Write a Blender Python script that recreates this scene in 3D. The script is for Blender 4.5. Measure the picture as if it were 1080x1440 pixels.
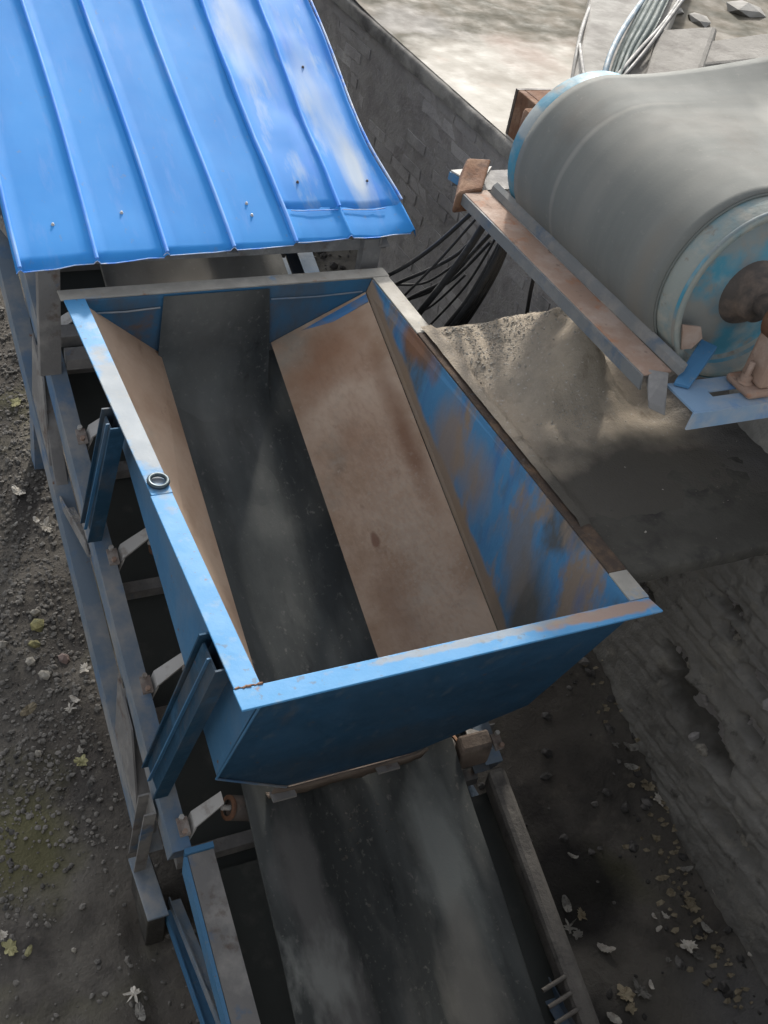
import bpy, bmesh, math, random
import numpy as np
from mathutils import Vector, Matrix, noise
random.seed(7)
R = math.radians
for o in list(bpy.data.objects): bpy.data.objects.remove(o)
scn = bpy.context.scene
COL = scn.collection

# ------------------------------------------------------------------ camera
RC = np.array([[0.872396, -0.1461745, 0.4663953], [-0.4111, -0.6386, 0.6608], [0.16413, -0.75775, -0.63157]])
v1 = np.array([-1016.72534, -1579.87674, 1631.27485]); v2 = np.array([3538.89367, -593.10022, 1631.27485])
ay = v1 / np.linalg.norm(v1); ax = v2 / np.linalg.norm(v2); az = np.cross(ax, ay)
RC = np.array([ax, ay, az])                       # world = RC @ (right, down, forward)
FP = 1631.275
CAM = np.array([-0.85948, -1.83757, 2.40273])
cd = bpy.data.cameras.new('camera'); cam = bpy.data.objects.new('camera', cd); COL.objects.link(cam)
cd.sensor_fit = 'VERTICAL'; cd.sensor_height = 24; cd.lens = 24 * FP / 1440
cd.clip_start = .05; cd.clip_end = 500
rt, up, bk = RC[:, 0], -RC[:, 1], -RC[:, 2]
cam.matrix_world = Matrix(((rt[0], up[0], bk[0], CAM[0]), (rt[1], up[1], bk[1], CAM[1]), (rt[2], up[2], bk[2], CAM[2]), (0, 0, 0, 1)))
scn.camera = cam

# ------------------------------------------------------------------ light
SUN_EL, SUN_AZ = R(32), R(25)                      # azimuth from +Y towards +X
world = bpy.data.worlds.new('World'); scn.world = world; world.use_nodes = True
wt = world.node_tree; wt.nodes.clear()
wo = wt.nodes.new('ShaderNodeOutputWorld'); bg = wt.nodes.new('ShaderNodeBackground'); sk = wt.nodes.new('ShaderNodeTexSky')
sk.sky_type = 'NISHITA'; sk.sun_disc = False; sk.sun_elevation = SUN_EL; sk.sun_rotation = SUN_AZ
sk.dust_density = 3.0; sk.air_density = 1.0
bg.inputs[1].default_value = 0.15
hz = wt.nodes.new('ShaderNodeHueSaturation'); hz.inputs['Saturation'].default_value = .28   # thin high cloud whitens the sky
wt.links.new(sk.outputs[0], hz.inputs['Color']); wt.links.new(hz.outputs[0], bg.inputs[0]); wt.links.new(bg.outputs[0], wo.inputs[0])
sd = bpy.data.lights.new('sun', 'SUN'); sun = bpy.data.objects.new('sun', sd); COL.objects.link(sun)
sd.energy = 2.3; sd.angle = R(4); sd.color = (1, .95, .87)
sdir = Vector((math.sin(SUN_AZ) * math.cos(SUN_EL), math.cos(SUN_AZ) * math.cos(SUN_EL), math.sin(SUN_EL)))
sun.rotation_euler = sdir.to_track_quat('Z', 'Y').to_euler(); sun.location = sdir * 20
vs = scn.view_settings
vs.view_transform = 'Standard'; vs.look = 'None'; vs.gamma = 1; vs.exposure = 1.0; vs.use_curve_mapping = False

# ------------------------------------------------------------------ helpers
def ray(px, py): return RC @ np.array([px - 540, py - 720, FP])
def at(px, py, z):
    d = ray(px, py); p = CAM + d * (z - CAM[2]) / d[2]; return Vector(p)
def Z(y, d): return -.7964 + .4 * y - d            # height of the inclined conveyor plane, d metres below the hopper fold
NINC = Vector((0, -.4, 1)).normalized(); TINC = Vector((0, 1, .4)).normalized()
def nz(x, y, z=0.): return noise.noise(Vector((x, y, z)))
def fb(x, y, z=0., o=4): return noise.fractal(Vector((x, y, z)), 1.0, 2.0, o)
def sst(a, b, x):
    t = min(1, max(0, (x - a) / (b - a))); return t * t * (3 - 2 * t)

def new_obj(name, me, parent=None, m=None):
    o = bpy.data.objects.new(name, me); COL.objects.link(o)
    if parent is not None: o.parent = parent
    if m is not None: me.materials.append(m)
    return o
def tag(o, label, cat, group=None, kind=None):
    o['label'] = label; o['category'] = cat
    if group: o['group'] = group
    if kind: o['kind'] = kind
    return o
def thing(name, label, cat, loc=(0, 0, 0), group=None):
    o = bpy.data.objects.new(name, None); COL.objects.link(o); o.empty_display_size = .1
    o.location = loc; return tag(o, label, cat, group)

class MB:
    """collects shapes (world coordinates) into one mesh"""
    def __init__(s): s.v = []; s.f = []; s.sm = []
    def add(s, vs, fs, smooth=False):
        n = len(s.v); s.v += [tuple(v) for v in vs]; s.f += [tuple(i + n for i in f) for f in fs]; s.sm += [smooth] * len(fs); return s
    def box(s, lo, hi):
        x0, y0, z0 = lo; x1, y1, z1 = hi
        return s.hexa([(x0, y0, z0), (x1, y0, z0), (x1, y1, z0), (x0, y1, z0), (x0, y0, z1), (x1, y0, z1), (x1, y1, z1), (x0, y1, z1)])
    def hexa(s, v): return s.add(v, [(0, 3, 2, 1), (4, 5, 6, 7), (0, 1, 5, 4), (1, 2, 6, 5), (2, 3, 7, 6), (3, 0, 4, 7)])
    def prism(s, poly, off):
        n = len(poly); off = Vector(off); a = [Vector(p) for p in poly]; b = [p + off for p in a]
        return s.add(a + b, [tuple(range(n))[::-1], tuple(range(n, 2 * n))] + [(i, (i + 1) % n, n + (i + 1) % n, n + i) for i in range(n)])
    def extrude(s, prof, p0, p1, u, v):
        """prof: closed 2D outline in axes u, v; swept from p0 to p1"""
        p0, p1, u, v = Vector(p0), Vector(p1), Vector(u), Vector(v)
        return s.prism([p0 + u * a + v * b for a, b in prof], p1 - p0)
    def tube(s, pts, r, n=8, cap=True):
        pts = [Vector(p) for p in pts]; rings = []
        t0 = (pts[1] - pts[0]).normalized(); a = t0.orthogonal().normalized()
        for i, p in enumerate(pts):
            t = (pts[min(i + 1, len(pts) - 1)] - pts[max(i - 1, 0)]).normalized()
            a = (a - t * a.dot(t)).normalized(); b = t.cross(a)
            rr = r if not hasattr(r, '__len__') else r[i]
            rings.append([p + (a * math.cos(k * 2 * math.pi / n) + b * math.sin(k * 2 * math.pi / n)) * rr for k in range(n)])
        vs = [v for q in rings for v in q]; fs = []
        for i in range(len(pts) - 1):
            for k in range(n): fs.append((i * n + k, i * n + (k + 1) % n, (i + 1) * n + (k + 1) % n, (i + 1) * n + k))
        s.add(vs, fs, True)
        if cap: s.add(rings[0], [tuple(range(n))[::-1]]); s.add(rings[-1], [tuple(range(n))])
        return s
    def lathe(s, prof, c, axis='y', n=64):
        """prof: (radius, position along the axis)"""
        vs = []
        for r, h in prof:
            for k in range(n):
                t = 2 * math.pi * k / n; a, b = r * math.cos(t), r * math.sin(t)
                vs.append((c[0] + a, c[1] + h, c[2] + b) if axis == 'y' else ((c[0] + h, c[1] + a, c[2] + b) if axis == 'x' else (c[0] + a, c[1] + b, c[2] + h)))
        fs = [(i * n + k, (i + 1) * n + k, (i + 1) * n + (k + 1) % n, i * n + (k + 1) % n) for i in range(len(prof) - 1) for k in range(n)]
        return s.add(vs, fs, True)
    def grid(s, P, smooth=True):
        """P[i][j] points"""
        ni, nj = len(P), len(P[0])
        return s.add([p for q in P for p in q], [(i * nj + j, (i + 1) * nj + j, (i + 1) * nj + j + 1, i * nj + j + 1) for i in range(ni - 1) for j in range(nj - 1)], smooth)
    def build(s, name, m=None, parent=None, bevel=0., solid=0., offs=-1):
        me = bpy.data.meshes.new(name); me.from_pydata(s.v, [], s.f)
        me.polygons.foreach_set('use_smooth', s.sm); me.validate(); me.update()
        bm = bmesh.new(); bm.from_mesh(me)
        if not any(s.sm): bmesh.ops.recalc_face_normals(bm, faces=bm.faces)
        bm.to_mesh(me); bm.free()
        o = new_obj(name, me, parent, m)
        if solid:
            md = o.modifiers.new('solid', 'SOLIDIFY'); md.thickness = solid; md.offset = offs
        if bevel:
            md = o.modifiers.new('bevel', 'BEVEL'); md.width = bevel; md.segments = 2; md.limit_method = 'ANGLE'; md.angle_limit = R(40)
        w = Vector(); q = parent
        while q is not None: w += q.location; q = q.parent
        o.location = -w                                   # geometry is given in world coordinates
        return o
def chan(w, fl, t):        # C-channel outline: web of width w along u (at v = 0), flanges reaching to v = fl
    return [(0, 0), (w, 0), (w, fl), (w - t, fl), (w - t, t), (t, t), (t, fl), (0, fl)]
def angle(a, b, t): return [(0, 0), (a, 0), (a, t), (t, t), (t, b), (0, b)]

# ------------------------------------------------------------------ materials
def mat(name, base, rough=.7, metal=0., layers=(), bump=(), spec=.4, vary=0., rvar=.15):
    """layers: (colour, scale, lo, hi, stretch xyz, detail, amount); bump: (scale, strength, detail, distance, stretch)"""
    m = bpy.data.materials.new(name); m.use_nodes = True; nt = m.node_tree; N, L = nt.nodes, nt.links
    b = N['Principled BSDF']; b.inputs['Metallic'].default_value = metal
    b.inputs['Specular IOR Level'].default_value = spec
    geo = N.new('ShaderNodeNewGeometry')
    def nzn(scale, stretch, detail, seed):
        mp = N.new('ShaderNodeMapping'); mp.inputs['Scale'].default_value = stretch; mp.inputs['Location'].default_value = (seed * 3.7, seed * 1.3, seed * 2.1)
        L.new(geo.outputs['Position'], mp.inputs[0]); t = N.new('ShaderNodeTexNoise'); t.inputs['Scale'].default_value = scale
        t.inputs['Detail'].default_value = detail; t.inputs['Roughness'].default_value = .62; L.new(mp.outputs[0], t.inputs['Vector']); return t
    rgb = N.new('ShaderNodeRGB'); rgb.outputs[0].default_value = (*base, 1); cur = rgb.outputs[0]
    rval = rough
    for i, ly in enumerate(layers):
        c, sc, lo, hi = ly[:4]; st = ly[4] if len(ly) > 4 else (1, 1, 1); de = ly[5] if len(ly) > 5 else 5; am = ly[6] if len(ly) > 6 else 1.
        t = nzn(sc, st, de, i + 1 + len(name)); mr = N.new('ShaderNodeMapRange')
        mr.inputs['From Min'].default_value = lo; mr.inputs['From Max'].default_value = hi; mr.inputs['To Max'].default_value = am
        L.new(t.outputs['Fac'], mr.inputs['Value'])
        mx = N.new('ShaderNodeMix'); mx.data_type = 'RGBA'; L.new(mr.outputs[0], mx.inputs['Factor'])
        L.new(cur, mx.inputs[6]); mx.inputs[7].default_value = (*c, 1); cur = mx.outputs[2]
    if vary:
        oi = N.new('ShaderNodeObjectInfo'); mr = N.new('ShaderNodeMapRange'); mr.inputs['To Min'].default_value = 1 - vary; mr.inputs['To Max'].default_value = 1 + vary
        L.new(oi.outputs['Random'], mr.inputs['Value']); hs = N.new('ShaderNodeHueSaturation'); L.new(mr.outputs[0], hs.inputs['Value']); L.new(cur, hs.inputs['Color']); cur = hs.outputs[0]
    L.new(cur, b.inputs['Base Color'])
    t = nzn(9, (1, 1, 1), 4, 9); mr = N.new('ShaderNodeMapRange'); mr.inputs['To Min'].default_value = max(.05, rough - rvar); mr.inputs['To Max'].default_value = min(1, rough + rvar)
    mr.inputs['From Min'].default_value = .3; mr.inputs['From Max'].default_value = .7
    L.new(t.outputs['Fac'], mr.inputs['Value']); L.new(mr.outputs[0], b.inputs['Roughness'])
    prev = None
    for i, bp in enumerate(bump):
        sc, stg, de, dist = bp[:4]; st = bp[4] if len(bp) > 4 else (1, 1, 1)
        t = nzn(sc, st, de, 20 + i); bn = N.new('ShaderNodeBump'); bn.inputs['Strength'].default_value = stg; bn.inputs['Distance'].default_value = dist
        L.new(t.outputs['Fac'], bn.inputs['Height'])
        if prev: L.new(prev.outputs[0], bn.inputs['Normal'])
        prev = bn
    if prev: L.new(prev.outputs[0], b.inputs['Normal'])
    return m

def stain_or_shade(m, colour, c, r, amount=1., nscale=4., namp=1.1, stretch=(1, 1, 1), hard=.35, shear=None):
    """mixes a stain of the given colour round the world point c (radii r, a radius of 0 ignores that axis), its edge broken by noise"""
    nt = m.node_tree; N, L = nt.nodes, nt.links; b = N['Principled BSDF']; src = b.inputs['Base Color'].links[0].from_socket
    geo = N.new('ShaderNodeNewGeometry'); pos = geo.outputs['Position']
    if shear:                                          # z measured from an inclined plane, z - shear * y
        sp = N.new('ShaderNodeSeparateXYZ'); L.new(pos, sp.inputs[0]); ma = N.new('ShaderNodeMath'); ma.operation = 'MULTIPLY_ADD'; ma.inputs[1].default_value = -shear
        L.new(sp.outputs[1], ma.inputs[0]); L.new(sp.outputs[2], ma.inputs[2]); cb = N.new('ShaderNodeCombineXYZ')
        L.new(sp.outputs[0], cb.inputs[0]); L.new(sp.outputs[1], cb.inputs[1]); L.new(ma.outputs[0], cb.inputs[2]); pos2 = cb.outputs[0]
    else: pos2 = pos
    sb = N.new('ShaderNodeVectorMath'); sb.operation = 'SUBTRACT'; sb.inputs[1].default_value = c; L.new(pos2, sb.inputs[0])
    ml = N.new('ShaderNodeVectorMath'); ml.operation = 'MULTIPLY'; ml.inputs[1].default_value = [0 if q == 0 else 1 / q for q in r]; L.new(sb.outputs[0], ml.inputs[0])
    ln = N.new('ShaderNodeVectorMath'); ln.operation = 'LENGTH'; L.new(ml.outputs[0], ln.inputs[0])
    mp = N.new('ShaderNodeMapping'); mp.inputs['Scale'].default_value = stretch; mp.inputs['Location'].default_value = (c[0] * 3.1, c[1] * 1.7, len(N)); L.new(pos, mp.inputs[0])
    t = N.new('ShaderNodeTexNoise'); t.inputs['Scale'].default_value = nscale; t.inputs['Detail'].default_value = 6; L.new(mp.outputs[0], t.inputs['Vector'])
    ad = N.new('ShaderNodeMath'); ad.operation = 'MULTIPLY_ADD'; ad.inputs[1].default_value = namp; L.new(t.outputs['Fac'], ad.inputs[0]); L.new(ln.outputs['Value'], ad.inputs[2])
    mr = N.new('ShaderNodeMapRange'); mr.inputs['From Min'].default_value = 1 + namp * .5; mr.inputs['From Max'].default_value = 1 + namp * .5 - hard; mr.inputs['To Max'].default_value = amount
    L.new(ad.outputs[0], mr.inputs['Value'])
    mx = N.new('ShaderNodeMix'); mx.data_type = 'RGBA'; L.new(mr.outputs[0], mx.inputs['Factor']); L.new(src, mx.inputs[6]); mx.inputs[7].default_value = (*colour, 1); L.new(mx.outputs[2], b.inputs['Base Color'])
DUST = (.17, .15, .13); RUST = (.16, .075, .035); TAN = (.27, .20, .145)
M = {}
M['soil'] = mat('dark_soil', (.088, .079, .069), .95, layers=[((.125, .115, .10), 1.3, .42, .62), ((.050, .046, .043), 2.4, .5, .68), ((.16, .145, .12), 14, .58, .75, (1, 1, 1), 6, .6), ((.10, .097, .046), .9, .56, .70, (1, 1, 1), 4, .7)], bump=[(60, .6, 6, .012), (9, .5, 4, .03)], spec=.15)
stain_or_shade(M['soil'], (.105, .10, .045), (-.42, .95, 0), (.22, .33, 0), .75, 5, 1.0, (1, 1, 1), .6)
stain_or_shade(M['soil'], (.022, .021, .021), (1.72, .10, 0), (.28, .40, 0), .9, 3, .9, (1, 1, 1), .5)
stain_or_shade(M['soil'], (.026, .025, .025), (1.45, -.55, 0), (.30, .25, 0), .85, 3, .9, (1, 1, 1), .5)
stain_or_shade(M['soil'], (.15, .145, .14), (2.15, -.62, 0), (.30, .30, 0), .8, 4, .8, (1, 1, 1), .6)
M['gravel'] = mat('grey_gravel', (.165, .155, .14), .9, layers=[((.17, .16, .145), 25, .55, .75), ((.03, .03, .03), 12, .5, .7)], bump=[(90, .4, 3, .004)], spec=.2)
M['coal'] = mat('coal_lumps', (.05, .047, .044), .85, layers=[((.15, .14, .13), 9, .50, .62)], bump=[(60, .5, 3, .01)])
M['stone_pale'] = mat('pale_stone', (.30, .28, .24), .9, layers=[((.18, .165, .14), 30, .45, .65)], bump=[(80, .5, 4, .004)], vary=.25)
M['stone_pink'] = mat('pinkish_stone', (.26, .19, .165), .9, layers=[((.15, .12, .11), 30, .45, .65)], bump=[(80, .5, 4, .004)])
M['stone_olive'] = mat('mossy_stone', (.22, .20, .09), .9, layers=[((.10, .10, .05), 25, .45, .65)], bump=[(80, .5, 4, .004)])
M['leaf_white'] = mat('bleached_leaf', (.46, .43, .38), .85, layers=[((.28, .25, .20), 40, .48, .66)], bump=[(60, .5, 3, .004)], vary=.25)
M['leaf_tan'] = mat('dry_tan_leaf', (.26, .22, .15), .85, layers=[((.13, .10, .06), 40, .48, .66)], bump=[(60, .5, 3, .004)], vary=.3)
M['leaf_grey'] = mat('dusty_grey_leaf', (.20, .19, .17), .9, layers=[((.09, .085, .075), 40, .48, .66)], bump=[(60, .5, 3, .004)], vary=.3)
M['leaf_yellow'] = mat('pale_yellow_leaf', (.36, .34, .18), .85, layers=[((.18, .17, .08), 40, .48, .66)], bump=[(60, .5, 3, .004)], vary=.2)
M['brick'] = mat('sooty_brick', (.31, .295, .288), .95, layers=[((.38, .365, .35), 5, .48, .68), ((.22, .21, .205), 3, .5, .66), ((.2, .19, .18), 40, .60, .75, (1, 1, 1), 4, .6)], bump=[(70, .7, 5, .008), (18, .5, 4, .012)], spec=.15, vary=.16)
M['mortar'] = mat('grimy_mortar', (.31, .295, .282), .95, layers=[((.24, .225, .22), 6, .45, .62), ((.24, .225, .2), 22, .58, .75)], bump=[(45, .8, 6, .012)], spec=.1)
M['render'] = mat('dirty_cement_render', (.245, .236, .218), .95, layers=[((.17, .163, .15), 2.2, .44, .64), ((.31, .29, .25), 7, .54, .74, (1, 1, 1), 6, .7), ((.05, .046, .042), 11, .60, .72, (1, 1, 1), 5, .7)], bump=[(50, .7, 6, .01), (10, .6, 4, .02)], spec=.12)
M['coping'] = mat('cement_coping', (.25, .24, .22), .92, layers=[((.10, .095, .09), 4, .44, .66), ((.24, .23, .21), 12, .56, .74)], bump=[(60, .6, 5, .008)], spec=.15)
M['concrete'] = mat('pale_concrete', (.27, .26, .24), .9, layers=[((.18, .17, .155), 3, .46, .66), ((.33, .32, .295), 9, .55, .75)], bump=[(40, .4, 5, .006)], spec=.2)
M['rubble'] = mat('broken_concrete', (.20, .19, .172), .92, layers=[((.13, .12, .108), 5, .46, .66)], bump=[(40, .6, 5, .01)], spec=.2, vary=.15)
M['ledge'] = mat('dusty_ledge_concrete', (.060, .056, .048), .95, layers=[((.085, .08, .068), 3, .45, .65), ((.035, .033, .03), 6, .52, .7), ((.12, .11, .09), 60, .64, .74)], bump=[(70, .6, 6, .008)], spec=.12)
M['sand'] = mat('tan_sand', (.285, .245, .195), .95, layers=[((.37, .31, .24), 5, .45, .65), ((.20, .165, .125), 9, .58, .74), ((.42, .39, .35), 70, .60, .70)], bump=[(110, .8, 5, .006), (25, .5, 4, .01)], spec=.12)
stain_or_shade(M['sand'], (.080, .073, .062), (1.9, .22, 0), (1.6, .74, 0), 1., 5, .55, (1, 1, 1), .30)  # fades the sand to the ledge tone, partly painting the drum's shadow
stain_or_shade(M['sand'], (.10, .095, .09), (2.35, 1.2, 0), (.36, .9, 0), .9, 6, .6, (1, 1, 1), .4)  # greys the bank by the wall, its shade painted in
M['grain_dark'] = mat('dark_grit', (.09, .085, .075), .9, layers=[((.20, .18, .16), 22, .54, .7)], spec=.2)
M['grain'] = mat('loose_grit', (.30, .275, .235), .9, layers=[((.36, .33, .28), 30, .52, .7), ((.09, .085, .08), 22, .54, .7)], spec=.2)
B0 = (.028, .155, .42); BD = (.018, .10, .29)
M['blue_rim'] = mat('worn_blue_rim_paint', (.062, .225, .43), .6, layers=[((.09, .25, .44), 6, .45, .7, (1, 1, 1), 6), ((.22, .29, .34), 11, .56, .74, (1, 1, 1), 7, .8), ((.10, .13, .16), 34, .62, .66, (1, 1, 1), 5, .6), ((.20, .12, .075), 16, .66, .72, (1, 1, 1), 6, .9)], bump=[(60, .25, 4, .003)], spec=.25, rvar=.06)
stain_or_shade(M['blue_rim'], (.25, .235, .20), (.05, 1.35, 0), (.06, .5, 0), .75, 14, 1.4)
stain_or_shade(M['blue_rim'], (.30, .20, .14), (1.22, .045, 0), (.30, .03, 0), .9, 16, 1.3)
stain_or_shade(M['blue_rim'], (.27, .24, .19), (.75, .055, 0), (.45, .018, 0), .6, 22, 1.6)
M['dusty_rim'] = mat('dust_covered_rim_paint', (.26, .245, .215), .75, layers=[((.33, .31, .27), 8, .45, .65), ((.10, .22, .36), 5, .58, .7), ((.22, .12, .07), 12, .62, .72)], bump=[(60, .4, 4, .003)])
M['dirty_rim'] = mat('rusty_dirt_on_rim', (.060, .045, .036), .9, layers=[((.13, .085, .055), 9, .5, .68), ((.10, .10, .10), 18, .62, .74)], bump=[(70, .6, 5, .006)], spec=.15)
M['blue'] = mat('blue_paint', (.044, .145, .275), .6, layers=[((.062, .175, .31), 2, .45, .65), ((.10, .17, .26), 5, .56, .74, (1, 1, .5), 6, .7), ((.14, .18, .21), 26, .62, .67, (1, 1, .15), 4, .4), (RUST, 30, .67, .70)], bump=[(3, .25, 2, .02), (40, .2, 4, .003)])
M['blue_shaded'] = mat('deep_blue_paint', (.012, .052, .102), .6, layers=[((.016, .066, .13), 3, .45, .65), ((.07, .068, .066), 6, .62, .76, (1, 1, .4), 5, .7), ((.07, .10, .13), 24, .60, .66, (1, 1, .12), 4, .45), ((.10, .055, .03), 38, .69, .71, (1, 1, 1), 3, .9)], bump=[(30, .25, 4, .004), (2.5, .25, 1, .02)])  # darker copy of the hopper blue, the near face's shade put in
M['grey_blue'] = mat('dusty_grey_blue_paint', (.13, .17, .215), .75, layers=[((.25, .25, .245), 4, .44, .62), ((.065, .14, .25), 3, .54, .68), (RUST, 18, .68, .74)], bump=[(50, .35, 4, .004)])
M['steel_dust'] = mat('dust_coated_steel', (.17, .165, .16), .8, layers=[((.26, .25, .235), 6, .48, .66), ((.10, .07, .055), 9, .58, .72), ((.07, .13, .22), 5, .62, .72)], bump=[(60, .5, 5, .005)])
M['rail_dust'] = mat('dirt_caked_rail', (.14, .13, .118), .9, layers=[((.19, .175, .155), 7, .46, .66), ((.085, .08, .075), 12, .54, .7)], bump=[(60, .7, 5, .008)], spec=.15)
M['gap_shade'] = mat('dark_oily_deck', (.060, .064, .060), .85, layers=[((.10, .10, .09), 5, .55, .72)], spec=.2)  # for the plates that darken the gaps beside the belt
M['footing'] = mat('dark_damp_footing', (.06, .057, .052), .95, layers=[((.10, .095, .085), 7, .48, .66)], bump=[(50, .7, 5, .01)], spec=.1)
M['lip'] = mat('grimy_rubber_lip', (.125, .098, .08), .9, layers=[((.17, .14, .115), 6, .46, .66), ((.07, .06, .055), 8, .52, .68)], bump=[(60, .5, 5, .006)], spec=.15)
M['bracket'] = mat('rusty_dusty_bracket', (.20, .165, .145), .85, layers=[((.32, .29, .265), 12, .48, .62), ((.13, .07, .05), 16, .55, .68)], bump=[(60, .5, 4, .005)])
M['steel_bright'] = mat('worn_light_steel', (.42, .41, .39), .6, .2, layers=[((.20, .17, .145), 12, .52, .7), ((.5, .49, .47), 6, .5, .7)], bump=[(60, .3, 4, .003)])
M['rust'] = mat('brown_rust', (.145, .075, .045), .9, layers=[((.24, .15, .10), 8, .48, .68), ((.07, .04, .03), 14, .54, .7)], bump=[(60, .6, 5, .006)], spec=.2)
M['pink_rust'] = mat('dusty_rusty_steel', (.27, .185, .14), .85, layers=[((.34, .265, .22), 7, .45, .65), ((.30, .13, .065), 10, .56, .72), ((.14, .10, .08), 20, .60, .74)], bump=[(60, .5, 5, .005)], spec=.25)
M['liner'] = mat('rust_stained_liner', (.35, .245, .172), .75, layers=[((.40, .295, .215), 1.6, .42, .62), ((.26, .165, .105), 2.1, .50, .70), ((.22, .21, .175), 2.7, .56, .76, (1, 1, 1), 5, .8), ((.14, .075, .045), 9, .62, .78, (1, .6, 1), 6, .7), ((.36, .29, .22), 45, .62, .74, (1, 1, 1), 4, .7)], bump=[(40, .35, 5, .006), (6, .2, 3, .02)], spec=.3)
M['side_in'] = mat('scraped_blue_inner_wall', (.062, .20, .36), .65, layers=[((.085, .078, .064), 2.3, .50, .60, (1, 1.0, .5), 6, .9), ((.23, .175, .13), 3.6, .50, .58, (1, 1.0, .45), 8), ((.04, .13, .30), 6, .52, .7, (1, 2, .3), 4, .6)], bump=[(40, .35, 5, .005)], spec=.35)
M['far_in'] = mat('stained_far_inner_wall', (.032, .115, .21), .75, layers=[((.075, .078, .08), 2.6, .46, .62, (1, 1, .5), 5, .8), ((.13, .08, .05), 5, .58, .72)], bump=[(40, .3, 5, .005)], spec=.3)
stain_or_shade(M['side_in'], (.25, .18, .12), (1.30, 0, -.9114), (0, 0, .085), .95, 5, 1.1, (1, 1, .6), .3, .4)
stain_or_shade(M['side_in'], (.085, .075, .055), (1.3, .48, -.52), (0, .20, .32), .92, 5, 1.3, (1, 1.4, .35), .7)
stain_or_shade(M['side_in'], (.22, .11, .06), (1.3, 1.62, -.04), (0, .20, .10), .9, 6, 1.8, (1, 1, .6), .7)
stain_or_shade(M['side_in'], (.20, .165, .13), (1.3, .62, -.30), (0, .20, .22), .7, 6, 2.2, (1, 1.4, .4), .6)
stain_or_shade(M['side_in'], (.24, .18, .13), (1.3, 1.15, -.24), (0, .26, .20), .85, 5, 2.0, (1, 1.2, .4), .7)
M['post'] = mat('grimy_dark_post_paint', (.014, .052, .095), .7, layers=[((.085, .09, .095), 4, .50, .66, (1, 1, .4), 6, .8), ((.03, .09, .16), 6, .54, .7), (RUST, 24, .67, .71)], bump=[(40, .3, 4, .005)], spec=.25)
stain_or_shade(M['blue_shaded'], (.045, .050, .052), (.66, .3, -.80), (.55, 0, .22), .6, 3, 1.6, (1, 1, .4), 1.2)
stain_or_shade(M['blue'], (.12, .155, .19), (.07, 1.2, -.12), (0, 1.3, .20), .6, 4, 1.5, (1, 1, .5), 1.0)
stain_or_shade(M['far_in'], (.10, .05, .03), (.80, 2.1, -.22), (.10, 0, .12), .8, 8, 1)
stain_or_shade(M['liner'], (.24, .125, .07), (1.08, 1.95, -.3), (.34, .20, .3), .85, 5, 2.2, (1, 1, 1), 1.0)
stain_or_shade(M['liner'], (.25, .14, .085), (1.10, 1.5, -.3), (.14, .25, .3), .6, 6, 2.2, (1, .6, 1), 1.0)
stain_or_shade(M['liner'], (.17, .085, .048), (1.24, 1.35, -.3), (.05, .55, .3), .85, 5, 1.5, (1, .7, 1), .8)
stain_or_shade(M['liner'], (.16, .09, .055), (.30, .9, -.7), (.09, .16, .3), .7, 6, 1.4, (1, .7, 1), .9)
stain_or_shade(M['liner'], (.36, .30, .235), (1.13, .95, -.5), (.13, .5, .4), .4, 70, 3.4, (1, 1, 1), .9)
stain_or_shade(M['liner'], (.14, .08, .05), (1.08, 1.2, -.5), (.17, .8, .5), .2, 60, 4.2, (1, .35, 1), .9)
stain_or_shade(M['liner'], (.15, .075, .05), (1.02, 1.16, -.62), (.018, .040, .1), .8, 14, 1.2)
stain_or_shade(M['liner'], (.18, .10, .062), (1.02, .85, -.8), (.10, .30, .3), .6, 4, 1.8, (1, 1, 1), 1.0)
M['blue_liner'] = mat('bare_blue_liner_edge', (.05, .16, .33), .65, layers=[((.20, .15, .11), 6, .50, .66)], bump=[(40, .3, 4, .004)])
M['roof'] = mat('blue_roof_steel', (.030, .225, .58), 0.62, layers=[((.042, .25, .61), 1.4, .42, .62), ((.026, .195, .53), 2.2, .5, .7, (1.4, .35, 1), 4, .8), ((.13, .27, .58), 7, .56, .78, (2, .25, 1), 6, .6), ((.15, .20, .30), 26, .64, .74, (1, .5, 1), 5, .5)], spec=.16, rvar=.03)
M['roof_old'] = mat('faded_blue_roof_steel', (.036, .225, .60), .58, layers=[((.32, .42, .55), 3.0, .55, .72, (2.6, .5, 1), 5, .85), ((.04, .18, .60), 4, .52, .7, (1.6, .4, 1), 4, .7)], bump=[(3.2, .06, 2, .02, (1.5, .5, 1))], spec=.2, rvar=.04)
stain_or_shade(M['roof_old'], (.46, .52, .58), (1.40, 2.62, 0), (.075, .30, 0), .95, 6, .9, (3, .6, 1), .7)
stain_or_shade(M['roof_old'], (.30, .40, .55), (1.36, 3.0, 0), (.10, .55, 0), .7, 5, 1.2, (4, .4, 1), .8)
stain_or_shade(M['roof_old'], (.36, .44, .54), (1.10, 3.45, 0), (.12, .5, 0), .6, 5, 1.2, (4, .4, 1), .8)
M['rib'] = mat('chalky_blue_rib_paint', (.085, .29, .78), .55, layers=[((.20, .38, .72), 7, .48, .68, (1, .25, 1)), ((.04, .20, .70), 5, .5, .7, (1, .3, 1))], spec=.25)  # lighter blue that paints the ribs' highlight into their colour
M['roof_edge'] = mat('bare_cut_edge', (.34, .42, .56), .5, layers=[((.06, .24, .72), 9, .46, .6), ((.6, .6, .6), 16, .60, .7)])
M['belt'] = mat('dark_rubber_belt', (.040, .043, .042), .78, layers=[((.075, .080, .078), 2, .45, .66, (2.2, .25, 1), 4), ((.115, .113, .104), 3.4, .54, .76, (1.3, .35, 1), 6, .8), ((.17, .16, .145), 48, .60, .72, (1, .7, 1), 4, .55), ((.012, .013, .013), 7, .60, .72, (1.5, .3, 1), 6, .7)], bump=[(110, .25, 4, .002)], spec=.18)
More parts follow.
